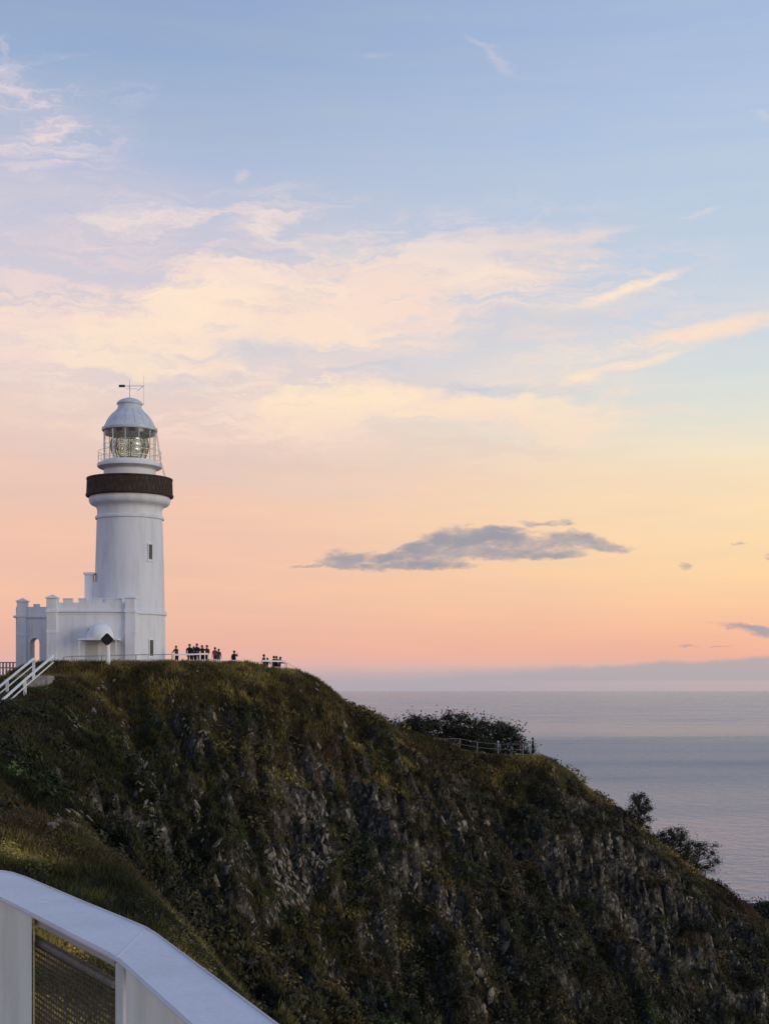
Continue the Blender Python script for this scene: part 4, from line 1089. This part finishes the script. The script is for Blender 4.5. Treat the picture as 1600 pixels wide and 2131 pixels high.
# ------------------------------------------------------------------ people
def body_mesh(pose, seed):
    """one continuous skinned figure, 1.7 m, facing +Y"""
    V_ = []; E = []; R_ = []
    def node(p_, r, par=None):
        V_.append(p_); R_.append(r if isinstance(r, tuple) else (r, r))
        if par is not None: E.append((par, len(V_) - 1))
        return len(V_) - 1
    ln_ = pose.get('lean', 0.0)
    pel = node((0, 0, .95), (.155, .115))
    sp_ = node((0, ln_ * .3, 1.14), (.145, .105), pel)
    ch = node((0, ln_ * .7, 1.33), (.17, .115), sp_)
    nk = node((0, ln_ + .01, 1.46), .075, ch)
    hd = node((0, ln_ + .025, 1.545), (.07, .08), nk)
    hm = node((0, ln_ + .03, 1.61), (.082, .10), hd)
    ht = node((0, ln_ + .02, 1.675), (.07, .085), hm)
    node((0, ln_ + .135, 1.59), .014, hm)
    for sx in (-1, 1):
        node((sx * .092, ln_ + .02, 1.60), .016, hm)
        hp = node((sx * .095, 0, .88), .095, pel)
        st_ = pose.get('step', 0.0) * sx
        kn = node((sx * .10, .02 + st_ * .5, .48), .06, hp)
        an = node((sx * .105, -.02 + st_, .08), .043, kn)
        node((sx * .125, .14 + st_, .04), .04, an)
        sh = node((sx * .19, ln_ * .9, 1.39), .065, ch)
        if pose['arms'] == 'rail':
            el_, wr = (sx * .25, ln_ + .12, 1.15), (sx * .17, ln_ + .36, 1.10)
        elif pose['arms'] == 'phone' and sx == 1:
            el_, wr = (sx * .25, ln_ + .16, 1.20), (sx * .10, ln_ + .32, 1.42)
        else:
            el_, wr = (sx * .255, ln_ - .02, 1.12), (sx * .25, ln_ + .08, .88)
        e_ = node(el_, .047, sh); w_ = node(wr, .030, e_)
        dv = (Vector(wr) - Vector(el_)).normalized()
        pm_ = Vector(wr) + dv * .07; hnd = node(tuple(pm_), (.034, .02), w_)
        sd = dv.cross(Vector((0, 1, 0) if abs(dv.y) < .7 else (0, 0, 1))).normalized()
        for k, (off_, L_) in enumerate(((-.028, .065), (-.01, .08), (.01, .085), (.028, .07))):
            b_ = pm_ + sd * off_ + dv * .035
            f1 = node(tuple(b_ + dv * L_ * .45), .009, hnd); node(tuple(b_ + dv * L_ + Vector((0, .012, -.012))), .008, f1)
        th = node(tuple(Vector(wr) + dv * .035 - sd * .045), .011, w_); node(tuple(Vector(wr) + dv * .08 - sd * .06), .009, th)
    me = bpy.data.meshes.new('person_base'); me.from_pydata(V_, E, []); me.update()
    o = bpy.data.objects.new('person_base', me); COL.objects.link(o)
    mod = o.modifiers.new('skin', 'SKIN'); mod.branch_smoothing = .6
    for i, sv in enumerate(me.skin_vertices[0].data):
        sv.radius = (R_[i][0] * 1.2, R_[i][1] * 1.2); sv.use_root = (i == 0)
    ss = o.modifiers.new('sub', 'SUBSURF'); ss.levels = 1; ss.render_levels = 1
    dg = bpy.context.evaluated_depsgraph_get()
    out = bpy.data.meshes.new_from_object(o.evaluated_get(dg))
    bpy.data.objects.remove(o, do_unlink=True)
    out.materials.clear()
    for _ in range(4): out.materials.append(None)
    for f_ in out.polygons:
        c = f_.center; hand = False
        ax_ = abs(c.x)
        if c.z > 1.46: k = 0
        elif pose['arms'] == 'down': k = 0 if (ax_ > .19 and c.z < .87) else None
        else: k = 0 if (c.y > ln_ + .33) else None
        if k is None:
            k = 1 if c.z > .96 or (ax_ > .20 and c.z > .7) else (2 if c.z > .10 else 3)
        f_.material_index = k; f_.use_smooth = True
    # hair cap: belongs to the head
    hv = MB().lathe([(.092, -.06), (.102, 0), (.098, .045), (.075, .085), (.035, .108), (.004, .115)], 14)
    return out, ln_
POSES = [body_mesh(dict(arms='rail', lean=.10), 1), body_mesh(dict(arms='down', lean=.0, step=.04), 2), body_mesh(dict(arms='phone', lean=.02), 3), body_mesh(dict(arms='rail', lean=.04), 4)]
def cloth(c): return mat('cloth_%02d_%02d_%02d' % tuple(int(v * 99) for v in c), c, .9)
SKIN = mat('skin', (.36, .22, .16), .6); SHOE = mat('shoe', (.03, .03, .03), .7)
def person(px, d, label, shirt, trousers, hair, pose=0, rz=0.0, h=1.7, group=None, feet=None):
    x = (px - 800) / F * d
    z = hz(x, d) if feet is None else feet
    if -27.6 < x < -13.5 and 116.6 < d < 131: z = max(z, 2.06)
    me, ln_ = POSES[pose]; me = me.copy()
    for i, m_ in enumerate((SKIN, cloth(shirt), cloth(trousers), SHOE)): me.materials[i] = m_
    o = link('person', me, None, (x, d, z)); o.scale = (h / 1.7,) * 3; o.rotation_euler = (0, 0, rz)
    tag(o, label, 'person', group)
    hm = MB()
    nl = 12
    pr = [(.10, .118, 1.55), (.108, .126, 1.60), (.105, .122, 1.655), (.084, .10, 1.71), (.045, .055, 1.74), (.005, .006, 1.75)]
    for rx, ry, zz_ in pr:
        for i in range(nl):
            t = 2 * math.pi * i / nl; fy = math.sin(t)
            hm.v.append((rx * math.cos(t), ln_ + .012 + ry * fy * (.62 if fy > 0 and zz_ < 1.66 else 1), zz_))
    for k in range(len(pr) - 1):
        for i in range(nl): hm.f.append((k * nl + i, k * nl + (i + 1) % nl, (k + 1) * nl + (i + 1) % nl, (k + 1) * nl + i))
    hm.f.append(tuple(range(5 * nl, 6 * nl)))
    hm.build('hair', cloth(hair), o, True)
    return o
BK = (.015, .013, .015); NV = (.02, .022, .04); RD = (.16, .04, .035); BR = (.09, .055, .04); GY = (.12, .115, .12); HB = (.012, .009, .008); HR = (.06, .035, .02)
GA = 'visitors along the hilltop balustrade'
FR = math.radians
person(368, 121.9, 'visitor in dark brown standing alone at left end of the white balustrade', BR, NV, HR, 0, FR(150), 1.58, GA)
person(394.5, 122.4, 'slim visitor in black, second from left at the white balustrade', BK, BK, HB, 1, FR(200), 1.74, GA)
person(403, 122.9, 'shorter visitor in grey just right of the slim one in black', GY, NV, HB, 0, FR(190), 1.55, GA)
person(410.5, 122.3, 'tallest visitor in dark navy at the middle of the largest group', NV, BK, HB, 0, FR(170), 1.76, GA)
person(422, 122.6, 'visitor in dark maroon leaning on the balustrade, right of the tallest', (.07, .025, .025), BK, HB, 0, FR(150), 1.64, GA)
person(431, 122.9, 'visitor in red brown at right end of the largest group', RD, BK, HR, 2, FR(140), 1.66, GA)
person(447.5, 123.4, 'visitor in dull red, left of a pair by the low fence', RD, NV, HB, 1, FR(30), 1.5, GA)
person(455, 123.8, 'smaller visitor in brown, right of a pair by the low fence', BR, GY, HR, 1, FR(-20), 1.38, GA)
person(487, 123.9, 'visitor in black standing alone between the two balustrades', BK, BK, HB, 2, FR(-30), 1.62, GA)
person(549, 125.0, 'visitor in dark grey at left end of the lip balustrade', GY, BK, HB, 1, FR(-60), 1.62, GA)
person(555, 125.4, 'shorter visitor in black second from left at the lip balustrade', BK, NV, HB, 0, FR(-40), 1.42, GA)
person(568, 125.2, 'visitor in navy at the middle of the lip balustrade', NV, BK, HB, 0, FR(-50), 1.60, GA)
person(575, 125.6, 'visitor in maroon second from right at the lip balustrade', (.09, .03, .03), BK, HR, 2, FR(-30), 1.58, GA)
person(581.5, 125.4, 'rightmost visitor in brown at the lip balustrade', BR, NV, HB, 0, FR(-60), 1.50, GA)
GB = 'visitors at the lower lookout'
person(1036, 141.4, 'visitor in pale blue with light hat before the dark shrubs', (.14, .20, .30), (.05, .06, .09), (.55, .53, .5), 1, FR(160), 1.62, GB)
person(1079, 142.2, 'visitor in dark maroon, leftmost of three at the lookout end', (.06, .025, .028), BK, HB, 0, FR(-80), 1.70, GB)
person(1089, 142.6, 'visitor in grey, middle of three at the lookout end', GY, BK, HB, 0, FR(-70), 1.72, GB)
person(1108.5, 142.9, 'visitor in black at the outermost corner of the lower lookout', BK, BK, HB, 1, FR(-90), 1.80, GB)

# ------------------------------------------------------------------ foreground balustrade
ZR = -0.55
def onrail(px, py, z=ZR):
    d = -z * F / (py - HZ) if py != HZ else 1
    return Vector(((px - 800) / F * d, d, z))
outer = [onrail(-160, 1812), onrail(-20, 1813), onrail(10, 1814.5), onrail(28, 1818), onrail(60, 1829), onrail(180, 1880), onrail(270, 1917), onrail(305, 1932), onrail(325, 1944), onrail(348, 1961), onrail(575, 2131)]
inner = [onrail(-160, 1822), onrail(-60, 1846), onrail(-30, 1856), onrail(0, 1868.5), onrail(40, 1888), onrail(140, 1940), onrail(215, 1978), onrail(243, 1994), onrail(256, 2005), onrail(280, 2027), onrail(395, 2131)]
do = (outer[-1] - outer[-2]).normalized(); outer.append(outer[-1] + do * 3.4)
inner.append(inner[-1] + do * 3.4)
bal = thing('balustrade', 'white metal balustrade with wide flat handrail, cream panels and mesh infill', 'balustrade', (-0.6, 3.2, -1.62))
bo = Vector(bal.location)
def sheet(a_, b_, z0, z1, name, m_, bev=.004):
    n_ = len(a_); mb = MB()
    vs_ = [Vector((q.x, q.y, z1)) - bo for q in a_] + [Vector((q.x, q.y, z1)) - bo for q in b_] + [Vector((q.x, q.y, z0)) - bo for q in a_] + [Vector((q.x, q.y, z0)) - bo for q in b_]
    fs_ = []
    for i in range(n_ - 1):
        fs_ += [(i, i + n_, i + n_ + 1, i + 1), (i + 2 * n_, i + 2 * n_ + 1, i + 3 * n_ + 1, i + 3 * n_), (i, i + 1, i + 1 + 2 * n_, i + 2 * n_), (i + n_, i + 3 * n_, i + 3 * n_ + 1, i + n_ + 1)]
    fs_ += [(0, 2 * n_, 3 * n_, n_), (n_ - 1, 2 * n_ - 1, 4 * n_ - 1, 3 * n_ - 1)]
    mb.add(vs_, fs_)
    return mb.build(name, m_, bal, bevel=bev)
RAILW = mat('handrail_paint', (.69, .69, .71), .5, noise=.12, nscale=5.0, bump=.2, bscale=45, c2=(.625, .625, .65))
CREAM = mat('cream_panel', (.84, .86, .74), .45, noise=.10, nscale=4.0, bump=.1, bscale=40, c2=(.70, .72, .60), stretch=(1, 1, .25))
def shrink(a_, b_, k): return [p_.lerp(q_, k) for p_, q_ in zip(a_, b_)]
hr_ = sheet(outer, inner, ZR - .012, ZR, 'handrail', RAILW)
# folded lip along the far edge and the near edge
sheet(outer, shrink(outer, inner, .018), ZR - .03, ZR + .0035, 'handrail_lip', RAILW, .001)
sm_ = MB().bar(inner[7] - bo + Vector((0, 0, .0002)), outer[7] - bo + Vector((0, 0, .0002)), .003, .0016).build('weld_seam', RAILW, bal)
wall = shrink(inner, outer, .20)     # line of the infill under the rail
wall2 = shrink(inner, outer, .235)
def on_wall(px, line=wall):
    """where the sight line of a column meets the infill line"""
    t_ = (px - 800) / F
    for a, b in zip(line, line[1:]):
        fa, fb = a.x - t_ * a.y, b.x - t_ * b.y
        if fa <= 0 <= fb:
            u = fa / (fa - fb) if fa != fb else 0
            return a.lerp(b, u)
    return line[-1]
def wall_between(px0, px1, line):
    p0, p1 = on_wall(px0, line), on_wall(px1, line)
    mid = [q for q in line if (p0.x + 1e-4) < q.x < (p1.x - 1e-4)]
    return [p0] + mid + [p1]
BOT = -1.66
def panel(px0, px1, z0, z1, name, m_, t0=.20, t1=.225, bev=.003):
    a_ = wall_between(px0, px1, shrink(inner, outer, t1)); b_ = wall_between(px0, px1, shrink(inner, outer, t0))
    n_ = min(len(a_), len(b_)); return sheet(a_[:n_ - 1] + [a_[-1]], b_[:n_ - 1] + [b_[-1]], z0, z1, name, m_, bev)
panel(-150, 66, BOT, ZR - .014, 'panel', CREAM, .06, .085)
last = len(inner)
# right-hand panel runs on past the frame
a_ = wall_between(262, 395, shrink(inner, outer, .145)); b_ = wall_between(262, 395, shrink(inner, outer, .12))
n_ = min(len(a_), len(b_)); a_ = a_[:n_ - 1] + [shrink(inner, outer, .145)[-1]]; b_ = b_[:n_ - 1] + [shrink(inner, outer, .12)[-1]]
sheet(a_, b_, BOT, ZR - .014, 'panel', CREAM, .002)
# mesh bay: channel, rolled top bar, woven wire
def strip(px0, px1, z0, z1, name, m_, t0, t1): return panel(px0, px1, z0, z1, name, m_, t0, t1, .002)
strip(71, 239, ZR - .040, ZR - .0125, 'channel', mat('channel_grey', (.42, .41, .41), .5, noise=.15), .16, .30)
q0, q1 = on_wall(68, shrink(inner, outer, .24)), on_wall(240, shrink(inner, outer, .24))
wm = MB(); Lw = (q1 - q0).length; dirw = (q1 - q0).normalized()
mesh_top = ZR - .085
tb = MB()
nb = 60
for i in range(nb):
    a, b = q0.lerp(q1, i / nb), q0.lerp(q1, (i + 1) / nb)
    r0, r1 = (.0125, .0095) if i % 2 else (.0095, .0125)
    tb.tube(Vector((a.x, a.y, mesh_top)) - bo, Vector((b.x, b.y, mesh_top)) - bo, r0, r1, n=8)
WIRE = mat('mesh_wire', (.075, .066, .046), .55, metal=.3, noise=.3, nscale=30)
tb.build('mesh_top_bar', mat('rolled_bar', (.15, .135, .11), .6, noise=.3, nscale=40), bal)
wm = MB()
zz = mesh_top - .016
row = 0
while zz > BOT + .05:
    k = 14
    for i in range(k):
        a, b = q0.lerp(q1, i / k), q0.lerp(q1, (i + 1) / k); off_ = 0.0
        nv = Vector((dirw.y, -dirw.x, 0)) * off_
        wm.tube(Vector((a.x, a.y, zz)) - bo + nv, Vector((b.x, b.y, zz)) - bo - nv, .0030, n=5)
    zz -= .0142; row += 1
nv_ = int(Lw / .022)
for i in range(nv_ + 1):
    a = q0.lerp(q1, i / nv_)
    wm.tube(Vector((a.x, a.y, mesh_top)) - bo, Vector((a.x, a.y, BOT + .05)) - bo, .0013, n=4)
o = wm.build('wire_mesh', WIRE, bal); o['kind'] = 'stuff'
pp = on_wall(250, shrink(inner, outer, .07)); hw = 10.5 / F * pp.y
MB().box((pp.x - hw - bo.x, pp.y - bo.y, BOT - bo.z), (pp.x + hw - bo.x, pp.y + .05 - bo.y, ZR - .0125 - bo.z)).build('post', RAILW, bal, bevel=.003)
pp = on_wall(70, shrink(inner, outer, .09)); hw = 1.2 / F * pp.y
MB().box((pp.x - hw - bo.x, pp.y + .002 - bo.y, BOT - bo.z), (pp.x + hw - bo.x, pp.y + .005 - bo.y, ZR - .0125 - bo.z)).build('panel_edge', mat('edge_yellow', (.55, .50, .30), .5), bal)
